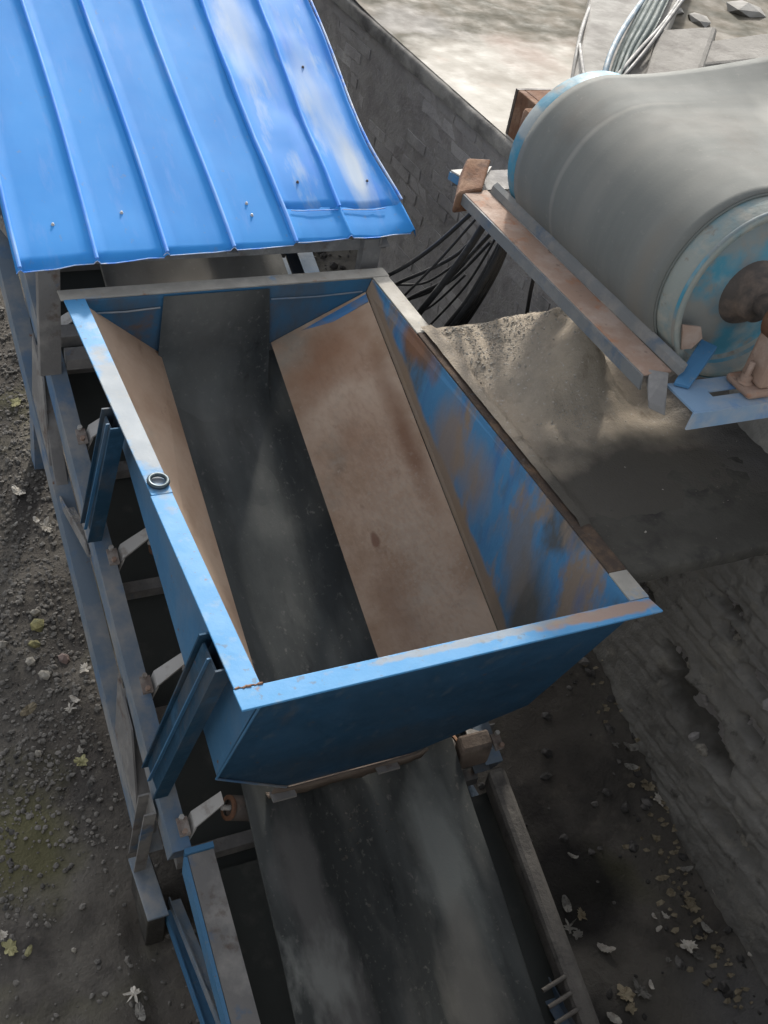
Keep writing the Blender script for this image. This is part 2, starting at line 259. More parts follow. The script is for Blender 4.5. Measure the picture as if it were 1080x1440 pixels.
M['belt_dust'] = mat('dusty_belt', (.135, .14, .13), .8, layers=[((.165, .165, .15), 1.6, .40, .66, (.35, 2.6, .35), 4), ((.11, .12, .114), 2.0, .44, .74, (.25, 3, .25), 6, .7), ((.17, .168, .155), 4, .54, .84, (.25, 7, .25), 6, .35), ((.115, .10, .085), 1.8, .54, .72, (1, 1, 1), 6, .7), ((.22, .21, .19), 45, .62, .72, (1, 1, 1), 4, .35)], bump=[(120, .2, 3, .002)], spec=.25, rvar=.06)
stain_or_shade(M['belt_dust'], (.52, .50, .45), (2.72, .95, 1.12), (.62, .55, .2), .95, 3, .9, (1, .6, 1), .9)  # pale sheen on the belt's top, a highlight painted in
stain_or_shade(M['belt_dust'], (.26, .25, .225), (1.70, 1.28, .9), (.4, .016, .4), .6, 9, 1.0, (1, 2, 1), .8)
stain_or_shade(M['belt_dust'], (.17, .155, .13), (1.55, .72, .75), (.25, .07, .3), .7, 6, 1.2, (1, 2, 1), .8)
stain_or_shade(M['belt'], (.26, .235, .20), (.66, 2.62, 0), (.5, .45, 0), .9, 3, .6, (1, 1, 1), .8)
stain_or_shade(M['belt'], (.17, .165, .15), (.60, 2.02, 0), (.26, .34, 0), .85, 3, .9, (1.5, .5, 1), 1.1)
stain_or_shade(M['belt'], (.062, .066, .063), (.62, 1.4, 0), (.25, .6, 0), .7, 4, 1.0, (2.2, .4, 1), .9)
stain_or_shade(M['belt'], (.135, .13, .125), (.41, -.10, 0), (.13, .62, 0), .8, 7, 1.25, (1.5, .6, 1), .5)  # dust bands on the wings, also painting in the trough's weak shading
stain_or_shade(M['belt'], (.23, .235, .22), (.37, -.14, 0), (.16, .16, 0), .8, 14, 1.9, (1.5, .7, 1), .8)
stain_or_shade(M['belt'], (.19, .20, .19), (.95, .10, 0), (.10, .42, 0), .8, 7, 1.2, (1.8, .5, 1), .6)
stain_or_shade(M['belt'], (.19, .18, .16), (.91, -.30, 0), (.11, .34, 0), .75, 7, 1.25, (1.6, .5, 1), .6)
M['belt_edge'] = mat('frayed_belt_edge', (.13, .14, .13), .8, bump=[(80, .4, 3, .003)])
M['teal'] = mat('teal_drum_paint', (.045, .20, .28), .6, layers=[((.20, .26, .27), 6, .46, .64), ((.20, .18, .15), 8, .56, .72), ((.03, .16, .25), 3, .5, .66)], bump=[(50, .3, 4, .004)])
stain_or_shade(M['teal'], (.30, .30, .275), (1.56, 1.6, .92), (.05, .3, .08), .8, 9, 1.4)
stain_or_shade(M['teal'], (.22, .20, .17), (1.62, .55, .62), (.2, .3, .2), .85, 8, 1.3)
stain_or_shade(M['teal'], (.20, .20, .185), (1.70, .55, 1.0), (.2, .3, .16), .75, 9, 1.5)
stain_or_shade(M['teal'], (.13, .10, .085), (1.83, .55, .78), (.15, .3, .15), .9, 7, .7, (1, 1, 1), .6)
M['shell'] = mat('dusty_drum_shell', (.22, .24, .22), .6, layers=[((.12, .21, .24), 6, .48, .66), ((.30, .29, .25), 9, .52, .7), ((.15, .10, .07), 13, .62, .74)], bump=[(60, .4, 5, .005)])
M['hub'] = mat('greasy_hub', (.060, .050, .044), .7, layers=[((.15, .11, .085), 9, .5, .7)], bump=[(50, .4, 4, .005)])
M['light_blue'] = mat('dusty_light_blue_paint', (.17, .265, .38), .65, layers=[((.30, .32, .34), 5, .44, .64), ((.09, .20, .38), 7, .54, .7), ((.24, .15, .10), 20, .68, .75)], bump=[(50, .3, 4, .004)])
M['white_dust'] = mat('white_dust_plate', (.46, .45, .42), .85, layers=[((.34, .33, .30), 9, .48, .66)], bump=[(60, .4, 4, .004)])
M['cable'] = mat('black_cable', (.017, .017, .018), .6, layers=[((.06, .06, .058), 12, .55, .72)])
M['cable_blue'] = mat('dusty_blue_cable', (.07, .13, .18), .6, layers=[((.16, .18, .19), 12, .52, .7)])
M['cable_grey'] = mat('dusty_grey_cable', (.21, .205, .195), .7, layers=[((.10, .10, .10), 12, .52, .7)])
M['tarp'] = mat('grey_green_netting', (.105, .13, .125), .8, layers=[((.16, .18, .17), 9, .48, .66)], bump=[(60, .6, 4, .01)])
M['ring'] = mat('dark_oily_steel', (.055, .075, .085), .45, .6, layers=[((.15, .16, .16), 30, .55, .7)])
M['beam_side'] = mat('dusty_grey_web', (.14, .145, .145), .8, layers=[((.20, .19, .175), 8, .5, .68), ((.07, .10, .14), 6, .56, .7)], bump=[(60, .4, 4, .004)])

# ------------------------------------------------------------------ ground
def floor_z(x, y):
    z = -1.9 + .1 * max(-1.5, min(12, y))
    z += .26 * sst(1.3, 2.3, x) * min(1.15, max(0, y) / 1.09)
    z -= .05 * sst(-.16, -.11, x + .05 * nz(y * 5, 3)) * (1 - sst(.50, .62, y)) * (1 - sst(.5, 1, x))
    z += .05 * math.exp(-((x - 2.38) / .12) ** 2)
    return z + .035 * fb(x * 1.7, y * 1.7) + .008 * fb(x * 9, y * 9, 5)
def axis(dense0, dense1, step, far0, far1):
    a = list(np.arange(dense0, dense1, step)); d = step; v = dense0; lo = []
    while v > far0: d *= 1.35; v -= d; lo.append(v)
    d = step; v = a[-1]; hi = []
    while v < far1: d *= 1.35; v += d; hi.append(v)
    return lo[::-1] + a + hi
gx = [x for x in axis(-1.3, 2.5, .035, -60, 2.45) if x < 2.55]; gy = axis(-1.2, 3.6, .035, -60, 90)
mb = MB(); mb.grid([[(x, y, floor_z(x, y)) for y in gy] for x in gx]); g = mb.build('ground', M['soil']); g['kind'] = 'structure'
def at_floor(px, py, up=0.):
    z = -1.8
    for _ in range(12):
        p = at(px, py, z); z = floor_z(p.x, p.y) + up
    return at(px, py, z)
YZ = .24
def yard_z(x, y): return YZ + .02 * fb(x * .8, y * .8, 2) * sst(2.7, 3.2, x) + .05 * sst(4.3, 6, y) * (fb(x * 1.5, y * 1.5, 9) + .5)
M['yard'] = None
def yard_mat():
    m = mat('sunlit_concrete_yard', (.38, .36, .32), .85, layers=[((.28, .26, .225), 1.6, .46, .66), ((.43, .41, .37), 4, .5, .7), ((.36, .31, .265), 2.6, .60, .70, (1, 1, 1), 6, .7)], bump=[(30, .3, 5, .006)], spec=.25)
    nt = m.node_tree; N, L = nt.nodes, nt.links; b = N['Principled BSDF']; src = b.inputs['Base Color'].links[0].from_socket
    geo = N.new('ShaderNodeNewGeometry'); sx = N.new('ShaderNodeSeparateXYZ'); L.new(geo.outputs['Position'], sx.inputs[0])
    no = N.new('ShaderNodeTexNoise'); no.inputs['Scale'].default_value = 2.6; no.inputs['Detail'].default_value = 6; L.new(geo.outputs['Position'], no.inputs['Vector'])
    # mud washed over the far end of the slab: its edge runs across the yard at y of about 4.2 m
    ma = N.new('ShaderNodeMath'); ma.operation = 'MULTIPLY_ADD'; ma.inputs[1].default_value = 1.4; L.new(no.outputs['Fac'], ma.inputs[0]); L.new(sx.outputs[1], ma.inputs[2])
    mr = N.new('ShaderNodeMapRange'); mr.inputs['From Min'].default_value = 4.75; mr.inputs['From Max'].default_value = 5.05; L.new(ma.outputs[0], mr.inputs['Value'])
    mud = N.new('ShaderNodeMix'); mud.data_type = 'RGBA'; mud.inputs[6].default_value = (.125, .108, .082, 1); mud.inputs[7].default_value = (.065, .060, .042, 1)
    n2 = N.new('ShaderNodeTexNoise'); n2.inputs['Scale'].default_value = 5; n2.inputs['Detail'].default_value = 6; L.new(geo.outputs['Position'], n2.inputs['Vector'])
    m2 = N.new('ShaderNodeMapRange'); m2.inputs['From Min'].default_value = .4; m2.inputs['From Max'].default_value = .62; L.new(n2.outputs['Fac'], m2.inputs['Value']); L.new(m2.outputs[0], mud.inputs['Factor'])
    mx = N.new('ShaderNodeMix'); mx.data_type = 'RGBA'; L.new(mr.outputs[0], mx.inputs['Factor']); L.new(src, mx.inputs[6]); L.new(mud.outputs[2], mx.inputs[7]); L.new(mx.outputs[2], b.inputs['Base Color'])
    return m
M['yard'] = yard_mat()
stain_or_shade(M['yard'], (.26, .20, .165), (3.15, 4.05, 0), (.28, .45, 0), .7, 5, 1.6, (1, 1, 1), .8)
stain_or_shade(M['yard'], (.24, .19, .155), (3.9, 4.15, 0), (.5, .30, 0), .75, 5, 1.6, (1, 1, 1), .8)
stain_or_shade(M['yard'], (.20, .19, .175), (2.65, 4.6, 0), (.35, .35, 0), .8, 6, 1.6, (1, 1, 1), .6)
yx = axis(2.409, 6.5, .06, 2.409, 70); yy = axis(1.0, 6.5, .06, -60, 90)
mb = MB(); mb.grid([[(x, y, yard_z(x, y)) for y in yy] for x in yx]); g = mb.build('yard', M['yard']); g['kind'] = 'structure'

# ------------------------------------------------------------------ retaining wall
WX = 2.40
wall = thing('retaining_wall', 'sooty brick and cement retaining wall running along the right side of the conveyor pit', 'wall', (WX, 3, -1.9))
MB().box((WX + .0115, -3.5, -2.4), (WX + .24, 14, YZ - .075)).build('wall_core', M['mortar'], wall)
# cement coping, slightly chipped
def coping():
    P = []
    ys = np.arange(-3.5, 14, .05)
    for y in ys:
        a = .006 * fb(y * 6, 1) + (.012 if nz(y * 3.1, 7) > .35 else 0); b = .006 * fb(y * 7, 4)
        P.append([(WX - .012 + a, y, YZ - .085), (WX - .016 + a, y, YZ - .02 + b), (WX - .004 + a, y, YZ - .004 + b), (WX + .12, y, YZ - .02 + b), (2.64, y, YZ - .03), (2.64, y, YZ - .085)])
    return MB().grid(P)
coping().build('coping', M['coping'], wall)
# bricks above and beyond the ledge, one by one
bl, bh, jt = .235, .062, .013
brick_meshes = []
for k in range(10):
    rnd = random.Random(k); bm = bmesh.new(); bmesh.ops.create_cube(bm, size=1)
    bmesh.ops.subdivide_edges(bm, edges=[e for e in bm.edges if abs((e.verts[0].co - e.verts[1].co).y) > .5], cuts=2)
    for v in bm.verts:
        v.co.x *= .05; v.co.y *= bl; v.co.z *= bh
        v.co += Vector((rnd.uniform(-.003, .003), rnd.uniform(-.005, .005), rnd.uniform(-.004, .004)))
    me = bpy.data.meshes.new('brick'); bm.to_mesh(me); bm.free(); me.materials.append(M['brick']); brick_meshes.append(me)
slots = []
row = 0; z = YZ - .085 - bh / 2 - jt
while z > -1.75:
    y = 1.62 + (row % 2) * (bl + jt) / 2
    while y < 9:
        slots.append((y + random.uniform(-.006, .006), z + random.uniform(-.004, .004))); y += bl + jt
    z -= bh + jt; row += 1
vis = lambda y, z: (z > -1.15 + .1 * max(0, y - 2.0)) and y < 6.2
slots.sort(key=lambda s: (not vis(*s), (s[0] + 1.8) ** 2 + (s[1] - 2.4) ** 2))
rest = MB()
for i, (y, z) in enumerate(slots):
    dx = random.uniform(-.002, .004) + .012 * max(0, fb(y * 1.3, z * 2.2, 3))
    if random.random() < .035: dx += .02
    if i < 298:
        o = bpy.data.objects.new('brick', random.choice(brick_meshes)); COL.objects.link(o); o.parent = wall
        o.location = Vector((WX + .034 + dx, y, z)) - wall.location; o.rotation_euler = (random.uniform(-.02, .02), 0, random.uniform(-.03, .03))
    else:
        c = Vector((WX + .034 + dx, y, z)); rest.box(c - Vector((.025, bl / 2, bh / 2)), c + Vector((.025, bl / 2, bh / 2)))
ro = rest.build('bricks_behind', M['brick'], wall); ro.name = 'brickwork'; ro['kind'] = 'stuff'
# rough cement render on the near stretch (below the ledge and to the right of the pit), with broken-out holes
HOLES = [(.50, -1.24, .10, .06), (.34, -1.27, .11, .06), (.17, -1.29, .09, .06), (.12, -1.07, .06, .05), (.19, -.86, .07, .05), (.42, -.80, .05, .04), (.60, -1.14, .06, .05), (.95, -1.05, .07, .05), (.50, -.70, .06, .04), (-.10, -1.52, .10, .05), (.0, -.70, .06, .05), (-.15, -1.05, .08, .05)]
for hy, hz, hr, hd in HOLES[:9]: stain_or_shade(M['render'], (.075, .070, .062), (WX, hy, hz), (0, hr * 1.7, hr * .85), .85, 9, 1.5, (1, 1, 1), .7)  # darkens the holes to look deep, their shade painted in
def render_x(y, z):
    x = WX - .048 + .014 * fb(y * 2.3, z * 2.3, 11) + .007 * fb(y * 9, z * 9, 2) + .004 * fb(y * 30, z * 30, 5)
    for hy, hz, hr, hd in HOLES:
        d = math.hypot((y - hy) / 1.9, z - hz) / hr + .45 * fb(y * 7, z * 7, hy)
        x += hd * 1.3 * (1 - sst(.55, .85, d))
    lip = sst(-1.05, -1.35, z + .10 * nz(y * 2.5, 8)); x -= .05 * lip
    row = z / .078; fr = row - math.floor(row); br = (y + (.125 if math.floor(row) % 2 else 0)) / .25; fy = br - math.floor(br)
    joint = max(1 - abs(fr - .5) * 2 < .0, sst(.80, .93, abs(fr - .5) * 2), sst(.86, .95, abs(fy - .5) * 2))
    x += .016 * joint * sst(-.45, .25, fb(y * 1.6, z * 1.6, 31) + .05)          # courses showing where the render has worn thin
    return min(x, WX + .012)
mb = MB(); mb.grid([[(render_x(y, z), y, z) for z in np.arange(-2.1, .155, .0125)] for y in np.arange(-1.6, 1.66, .0165)][::-1]); mb.build('cement_render', M['render'], wall)
ROCK = []
def rock_mesh(k, name='stone', sub=2):
    rnd = random.Random(100 + k); bm = bmesh.new(); bmesh.ops.create_icosphere(bm, subdivisions=sub, radius=1)
    s = Vector((rnd.uniform(.8, 1.2), rnd.uniform(.7, 1.1), rnd.uniform(.5, .8)))
    for v in bm.verts:
        n = noise.noise(v.co * 1.3 + Vector((k * 5.1, 0, 0))) * .35
        v.co = Vector((v.co.x * s.x, v.co.y * s.y, v.co.z * s.z)) * (1 + n)
    me = bpy.data.meshes.new(name); bm.to_mesh(me); bm.free(); return me
for k in range(6): ROCK.append(rock_mesh(k, 'stone', 1))
def mesh_copy(me, m):
    c = me.copy(); c.materials.clear(); c.materials.append(m); return c
RWALL = [mesh_copy(r, M['brick']) for r in ROCK]; RPALE = [mesh_copy(r, M['stone_pale']) for r in ROCK]; RPINK = mesh_copy(ROCK[1], M['stone_pink']); ROLIVE = [mesh_copy(ROCK[k], M['stone_olive']) for k in (2, 3)]
for i, (hy, hz, hr, hd) in enumerate(HOLES):
    for k in range(3):
        y = hy + random.uniform(-1.2, 1.2) * hr; z = hz + random.uniform(-.6, .6) * hr
        o = bpy.data.objects.new('stone', random.choice(RPALE if random.random() < .3 else RWALL)); COL.objects.link(o); o.parent = wall
        s = random.uniform(.012, .032); o.scale = (s * .7, s * 1.3, s); o.rotation_euler = [random.uniform(0, 6) for _ in '123']
        o.location = Vector((render_x(y, z) + .004, y, z)) - wall.location

# unseen wall added at the pit's near end to shade it, yard behind
shade_wall = thing('retaining_wall', 'unseen cement wall added at the near end of the pit to shade it', 'wall', (0, -1.55, -1.9))
MB().box((-40, -1.80, -2.4), (WX - .04, -1.52, YZ - .085)).build('wall_core', M['render'], shade_wall)
MB().box((-40, -1.83, YZ - .084), (WX - .02, -1.50, YZ - .003)).build('coping', M['coping'], shade_wall)
g = MB().grid([[(x, y, YZ + .002) for y in (-60, -30, -10, -4, -1.86)] for x in (-60, -20, -5, 0, 2.40)]).build('yard', M['yard']); g['kind'] = 'structure'  # yard sheet added behind the unseen wall

# ------------------------------------------------------------------ ledge between hopper and wall, sand on it
LX0, LY0, LY1, LZ = 1.404, .195, 1.675, -.016
def ledge():
    P = []
    xs = np.arange(LX0, WX + .02, .03)
    top = []
    for x in xs:
        w0 = .008 * fb(x * 9, 2); w1 = .02 * fb(x * 4, 6)
        r = [(x, LY0 + w0, LZ - .055), (x, LY0 + w0 - .002, LZ - .012), (x, LY0 + w0 + .008, LZ)]
        for y in np.arange(LY0 + .03, LY1 - .02, .03): r.append((x, y, LZ + .007 * fb(x * 3, y * 3, 4) + .002 * fb(x * 20, y * 20, 4)))
        r += [(x, LY1 + w1 - .008, LZ), (x, LY1 + w1, LZ - .012), (x, LY1 + w1, LZ - .055), (x, LY0 + w0, LZ - .055)]
        P.append(r)
    return MB().grid(P)
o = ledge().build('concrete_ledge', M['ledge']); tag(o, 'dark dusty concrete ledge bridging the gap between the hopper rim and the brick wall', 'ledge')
def heap_h(x, y):
    n = fb(x * 4, y * 4, 7)
    h = .042 * sst(.98, 1.36, y + .12 * n - .25 * sst(1.55, 1.38, x) + .0)                                   # blanket of grit towards the far edge
    h += .24 * math.exp(-((x - 1.80) / .13) ** 2 - ((y - 1.30) / .25) ** 2) * (1 + .3 * n)
    h += .05 * math.exp(-((x - 1.62) / .12) ** 2 - ((y - 1.16) / .12) ** 2)
    h *= 1 - .55 * sst(1.92, 2.00, x + .03 * n)
    h += .24 * sst(2.02, 2.42, x) * sst(.75, 1.15, y + .1 * n)                 # bank against the wall
    h *= 1 - .8 * sst(LY1 - .06, LY1 + .01, y)
    h *= sst(LX0 - .07, LX0 + .06, x)
    h += .012 * n * sst(.004, .03, h)
    return h
def heap():
    P = []
    for x in np.arange(LX0 - .055, WX - .03, .016):
        r = []
        for y in np.arange(.36, LY1 + .015, .016):
            r.append((x, y, LZ + .004 + heap_h(x, y) + (.022 if x < LX0 else 0) + .004 * fb(x * 14, y * 14, 2) - .03 * sst(.46, .37, y + .03 * nz(x * 6, 2))))
        P.append(r)
    return MB().grid(P)
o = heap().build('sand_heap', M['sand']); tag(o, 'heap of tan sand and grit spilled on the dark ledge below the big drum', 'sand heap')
def scatter(name, m, pts, kind_label, sub=1, smin=.004, smax=.01, seed=3):
    rnd = random.Random(seed); tet = [(1, 1, 1), (1, -1, -1), (-1, 1, -1), (-1, -1, 1)]
    bm = bmesh.new(); bmesh.ops.create_icosphere(bm, subdivisions=1, radius=1); octv = [tuple(v.co) for v in bm.verts]; octf = [tuple(v.index for v in f.verts) for f in bm.faces]; bm.free(); nv = len(octv)
    mb = MB()
    for p in pts:
        s = smin + (smax - smin) * rnd.random() ** 2.5; a = rnd.uniform(0, 6.28); c, sn = math.cos(a), math.sin(a)
        e1, e2 = rnd.uniform(.75, 1.3), rnd.uniform(.45, .85); k = [rnd.uniform(.72, 1.2) * s for _ in range(nv)]; tl = rnd.uniform(-.5, .5)
        vs = []
        for i, (x, y, z) in enumerate(octv):
            x, y, z = x * k[i] * e1, y * k[i], z * k[i] * e2
            z2 = z + x * tl; vs.append((p[0] + x * c - y * sn, p[1] + x * sn + y * c, p[2] + z2))
        mb.add(vs, octf)
    o = mb.build(name, m); o['kind'] = 'stuff'; o['label'] = kind_label[0]; o['category'] = kind_label[1]
    return o
pts = []
for i in range(2600):
    x, y = random.uniform(1.36, 1.95), random.uniform(1.2, 1.66)
    if random.random() < sst(1.15, 1.6, y) * (1 - .5 * sst(1.6, 1.9, x)): pts.append((x, y, LZ + .005 + heap_h(x, y)))
for i in range(170):
    x, y = random.gauss(1.68, .07), random.gauss(1.0, .045); pts.append((x, y, LZ + .005 + heap_h(x, y)))
for i in range(22):
    x, y = random.uniform(1.42, 2.3), random.uniform(.22, 1.1); pts.append((x, y, LZ + .004 + heap_h(x, y)))
scatter('grit', M['grain'], pts, ('pale grit scattered over the sand and ledge', 'grit'), smin=.002, smax=.0062)
# gravel of the pit bottom, left of the conveyor and a little everywhere
pts = []
for i in range(17000):
    x, y = random.uniform(-1.3, .15), random.uniform(-.3, 4.6)
    d = .12 + .88 * sst(.50, 1.25, y - .5 * (x + .4) + .25 * fb(x * 2, y * 2, 1)) * (1 - .75 * sst(-.22, 0.02, x - .12 * (y - 1)))
    if random.random() < d: pts.append((x, y, floor_z(x, y) + .002))
scatter('gravel', M['gravel'], pts, ('grey gravel spread over the dark soil left of the conveyor', 'gravel'), smin=.0035, smax=.016, seed=5)
pts = []
for i in range(420):
    x, y = random.uniform(1.15, 2.36), random.uniform(-.7, 1.3)
    if random.random() < .15 + .85 * sst(1.9, 2.35, x): pts.append((x, y, floor_z(x, y) + .003))
for i in range(900):
    x, y = random.uniform(1.2, 2.36), random.uniform(2.4, 5); pts.append((x, y, floor_z(x, y) + random.uniform(0, .04)))
scatter('coal_rubble', M['coal'], pts, ('black coal lumps lying along the foot of the wall', 'rubble'), smin=.006, smax=.034, seed=8)

# ------------------------------------------------------------------ lower inclined conveyor
def S(x, y, d): return Vector((x, y, Z(y, d)))
XL, XR = -.02, 1.335                                # outer faces of the two stringers
conv = thing('belt_conveyor', 'long inclined belt conveyor with a dark troughed rubber belt running under the blue hopper', 'conveyor', (.66, .2, -1.8))
def belt_x(y): return .012 * (y - .5) if y < .5 else 0.
def belt_prof(y):
    o = .035 * (y - .5) if y < .5 else .008 * (y - .5)
    pr = [(.262 + 1.6 * o, .470), (.34 + o, .497), (.44 + .6 * o, .545), (.54, .603), (.565, .617), (.64, .621), (.71, .622), (.79, .621), (.845, .617), (.87, .604), (.97, .550), (1.05, .505), (1.122 + o, .470)]
    return pr
ys = list(np.arange(-1.25, 7.0, .05))
P = []
for y in ys:
    sag = .012 * (1 - abs(math.sin(math.pi * (y - .45) / .5)))
    P.append([S(x, y, d + (.012 - sag) * .8 + .004 * nz(x * 6, y * 3, 2)) for x, d in belt_prof(y)])
MB().grid(P).build('belt', M['belt'], conv, solid=.012)
# return run of the belt, flat, below
MB().grid([[S(x, y, .86 + .004 * nz(x, y)) for x in (.25, .5, .8, 1.1)] for y in np.arange(-1.2, 7, .1)]).build('return_belt', M['belt'], conv, solid=.012)
def bar_inc(mb, x0, x1, y0, y1, d0, d1):
    return mb.hexa([S(x0, y0, d1), S(x1, y0, d1), S(x1, y1, d1), S(x0, y1, d1), S(x0, y0, d0), S(x1, y0, d0), S(x1, y1, d0), S(x0, y1, d0)])
def stringer(xo, xi, y0, y1, m, dtop=.55, w=.125):
    # channel with its web on the outer side xo and flanges towards xi
    s = 1 if xi > xo else -1; wid = abs(xi - xo)
    return MB().extrude(chan(w, wid, .007), S(xo, y0, dtop), S(xo, y1, dtop), -NINC, Vector((s, 0, 0))).build('stringer', m, conv)
stringer(XL, XL + .068, .375, 7.0, M['grey_blue'])
stringer(XR, XR - .078, .375, 7.0, M['grey_blue'])
# tail section below the hopper, thick with settled dust
o = stringer(.028, .122, -1.25, .352, M['steel_dust'], .548, .11)
bar_inc(MB(), 1.258, 1.338, -1.25, .362, .552, .66).build('stringer', M['rail_dust'], conv, bevel=.022)
MB().hexa([S(.012, -1.25, .645), S(.026, -1.25, .645), S(.026, .352, .645), S(.012, .352, .645), S(.012, -1.25, .552), S(.026, -1.25, .552), S(.026, .352, .552), S(.012, .352, .552)]).build('edge_flat', M['blue'], conv)
for x0, x1 in ((.02, .125),):
    MB().hexa([S(x0, .354, .66), S(x1, .354, .66), S(x1, .372, .66), S(x0, .372, .66), S(x0, .354, .540), S(x1, .354, .540), S(x1, .372, .540), S(x0, .372, .540)]).build('end_plate', M['blue'], conv)
# lower chord of the side truss with its web plates and diagonals
for xo, s in ((-.055, 1), (XR + .03, -1)):
    MB().extrude(angle(.11, .075, .008), S(xo, .585, .93), S(xo, 7.0, .93), -NINC, Vector((s, 0, 0))).build('lower_chord', M['grey_blue'], conv)
    for k, (ya, yb) in enumerate(((.62, 1.02), (2.0, 1.55), (2.05, 2.5), (3.5, 3.05), (3.55, 4.0), (5.0, 4.55))):
        MB().extrude([(0, 0), (.07, 0), (.07, .007), (.007, .007), (.007, .05), (0, .05)], S(xo + s * .012, ya, .95), S(xo + s * .02, yb, .66), TINC, Vector((s, 0, 0))).build('diagonal', M['steel_dust'], conv)
    for y in (.98, 2.46):
        MB().prism([S(xo + s * .004, y - .30, .95), S(xo + s * .004, y + .06, .95), S(xo + s * .02, y + .10, .67), S(xo + s * .02, y - .10, .67)], (s * .008, 0, 0)).build('gusset', M['steel_dust'], conv)
# idlers: bent bracket plates, three rollers each, rusty bolts on the stringer
IDL = [.45, .955, 1.455, 1.97, 2.48, 3.0, 3.5, 4.0, 4.5, 5.0]
def idler(y):
    fr = MB(); bar_inc(fr, .02, 1.29, y - .022, y + .022, .735, .775)
    fr.build('idler_frame', M['steel_dust'], conv)
    for sx in (0, 1):
        X = (lambda x: x) if sx == 0 else (lambda x: 1.375 - x)
        br = MB()
        # foot on the stringer, then a bright bent plate reaching up and in to the wing roller's pin
        br.hexa([S(X(.018), y - .035, .549), S(X(.058), y - .035, .549), S(X(.058), y + .025, .549), S(X(.018), y + .025, .549), S(X(.018), y - .035, .540), S(X(.058), y - .035, .540), S(X(.058), y + .025, .540), S(X(.018), y + .025, .540)])
        fo = br.build('idler_bracket', M['bracket'], conv)
        a, b, c = S(X(.05), y, .60), S(X(.075), y + .005, .535), S(X(.185), y + .02, .475)
        w = TINC * .030
        pl = MB(); pl.hexa([a - w, a - w + Vector((.006, 0, -.004)), a + w + Vector((.006, 0, -.004)), a + w, b - w, b - w + Vector((.006, 0, -.008)), b + w + Vector((.006, 0, -.008)), b + w, ])
        pl.hexa([b - w - Vector((0, 0, .008)), c - w * .75 - Vector((0, 0, .008)), c + w * .75 - Vector((0, 0, .008)), b + w - Vector((0, 0, .008)), b - w, c - w * .75, c + w * .75, b + w])
        pl.build('bracket_plate', M['steel_bright'], fo)
        for dy in (-.03, .018):
            bo = MB(); q = S(X(.035), y + dy, .53); bo.tube([q, q + NINC * .016], .010, 6); bo.build('bolt', M['pink_rust'] if dy < 0 else M['steel_bright'], fo)
        p0, p1 = S(X(.215), y + .01, .535), S(X(.505), y, .66)
        ro = MB().tube([p0, p0 + (p1 - p0) * .02, p1], [.032, .046, .046], 16).build('roller', M['hub'], conv)
        MB().tube([p0 - (p1 - p0) * .11, p0 + (p1 - p0) * .01], .010, 8).build('roller_pin', M['steel_bright'], ro)
        MB().lathe([(.030, 0), (.046, .0), (.046, .01)], (0, 0, 0), 'x', 16).build('roller_cap', M['rust'], ro).matrix_local = Matrix.Translation(Vector(p0) - (p1 - p0) * .035) @ (p1 - p0).to_track_quat('X', 'Z').to_matrix().to_4x4()
    MB().tube([S(.53, y, .683), S(.845, y, .683)], .046, 16).build('roller', M['hub'], conv)
for y in IDL: idler(y)
# cross braces between the stringers just outside the hopper's far end
for y in (2.30, 2.41): bar_inc(MB(), .05, 1.25, y - .03, y + .03, .50, .548).build('cross_brace', M['steel_dust'], conv)
bar_inc(MB(), .03, 1.335, -1.25, .35, .70, .712).build('gap_shade_plate', M['gap_shade'], conv)  # plates added under the belt to keep the gaps beside it dark
bar_inc(MB(), .055, 1.26, .372, 7.0, .80, .812).build('gap_shade_plate', M['gap_shade'], conv)
# short rusty rods sticking out between belt and right rail near the tail
for k in range(5):
    y = -.40 - .055 * k; MB().tube([S(1.16, y, .565), S(1.262, y + .012, .55)], .009, 8).build('rod', M['pink_rust'] if k == 4 else M['rail_dust'], conv)
# leg under the near idler, standing on a foot plate
for s, xo in ((1, -.03), (-1, XR + .01)):
    pa, pb = Vector((xo, .545, -1.19)), Vector((xo - s * .01, .60, -1.625))
    MB().extrude(chan(.085, .045, .007), pa, pb, Vector((0, .97, .22)), Vector((-s, 0, 0))).build('support_leg', M['steel_dust'], conv)
    a, b = sorted((xo - s * .065, xo + s * .028))
    MB().hexa([(a + .02, .44, -1.92), (b, .44, -1.92), (b, .66, -1.92), (a + .02, .66, -1.92), (a + .02, .44, -1.640), (b, .44, -1.640), (b, .66, -1.640), (a + .02, .66, -1.640)]).build('footing', M['footing'], conv, bevel=.006)
    MB().box((a + .006, .39, -1.639), (b - .006, .67, -1.628)).build('foot_plate', M['grey_blue'], conv, bevel=.003)
    MB().extrude(angle(.06, .05, .006), (xo + s * .035, .50, -1.80), (xo + s * .06, -1.2, -1.83 + .0), Vector((s, 0, 0)), Vector((0, 0, 1))).build('ground_beam', M['blue'], conv)
    MB().extrude(angle(.05, .04, .006), (xo + s * .055, .50, -1.74), (xo + s * .085, -.6, -1.36 - .28), Vector((s, 0, 0)), Vector((0, 0, 1))).build('brace', M['grey_blue'], conv)
for y in (3.1, 4.6, 6.2):
    for x in (XL + .07, XR - .15): MB().box((x, y - .05, floor_z(x, y) - .05), (x + .08, y + .05, Z(y, 1.0))).build('support_leg', M['grey_blue'], conv)
bar_inc(MB(), 1.13, 1.27, .385, .45, .44, .56).build('corner_block', M['lip'], conv, bevel=.012)
tp = MB(); c = S(.685, -1.25, .74); tp.lathe([(0, -.46), (.1, -.46), (.1, .46), (0, .46)], c, 'x', 32); tp.build('tail_pulley', M['hub'], conv)

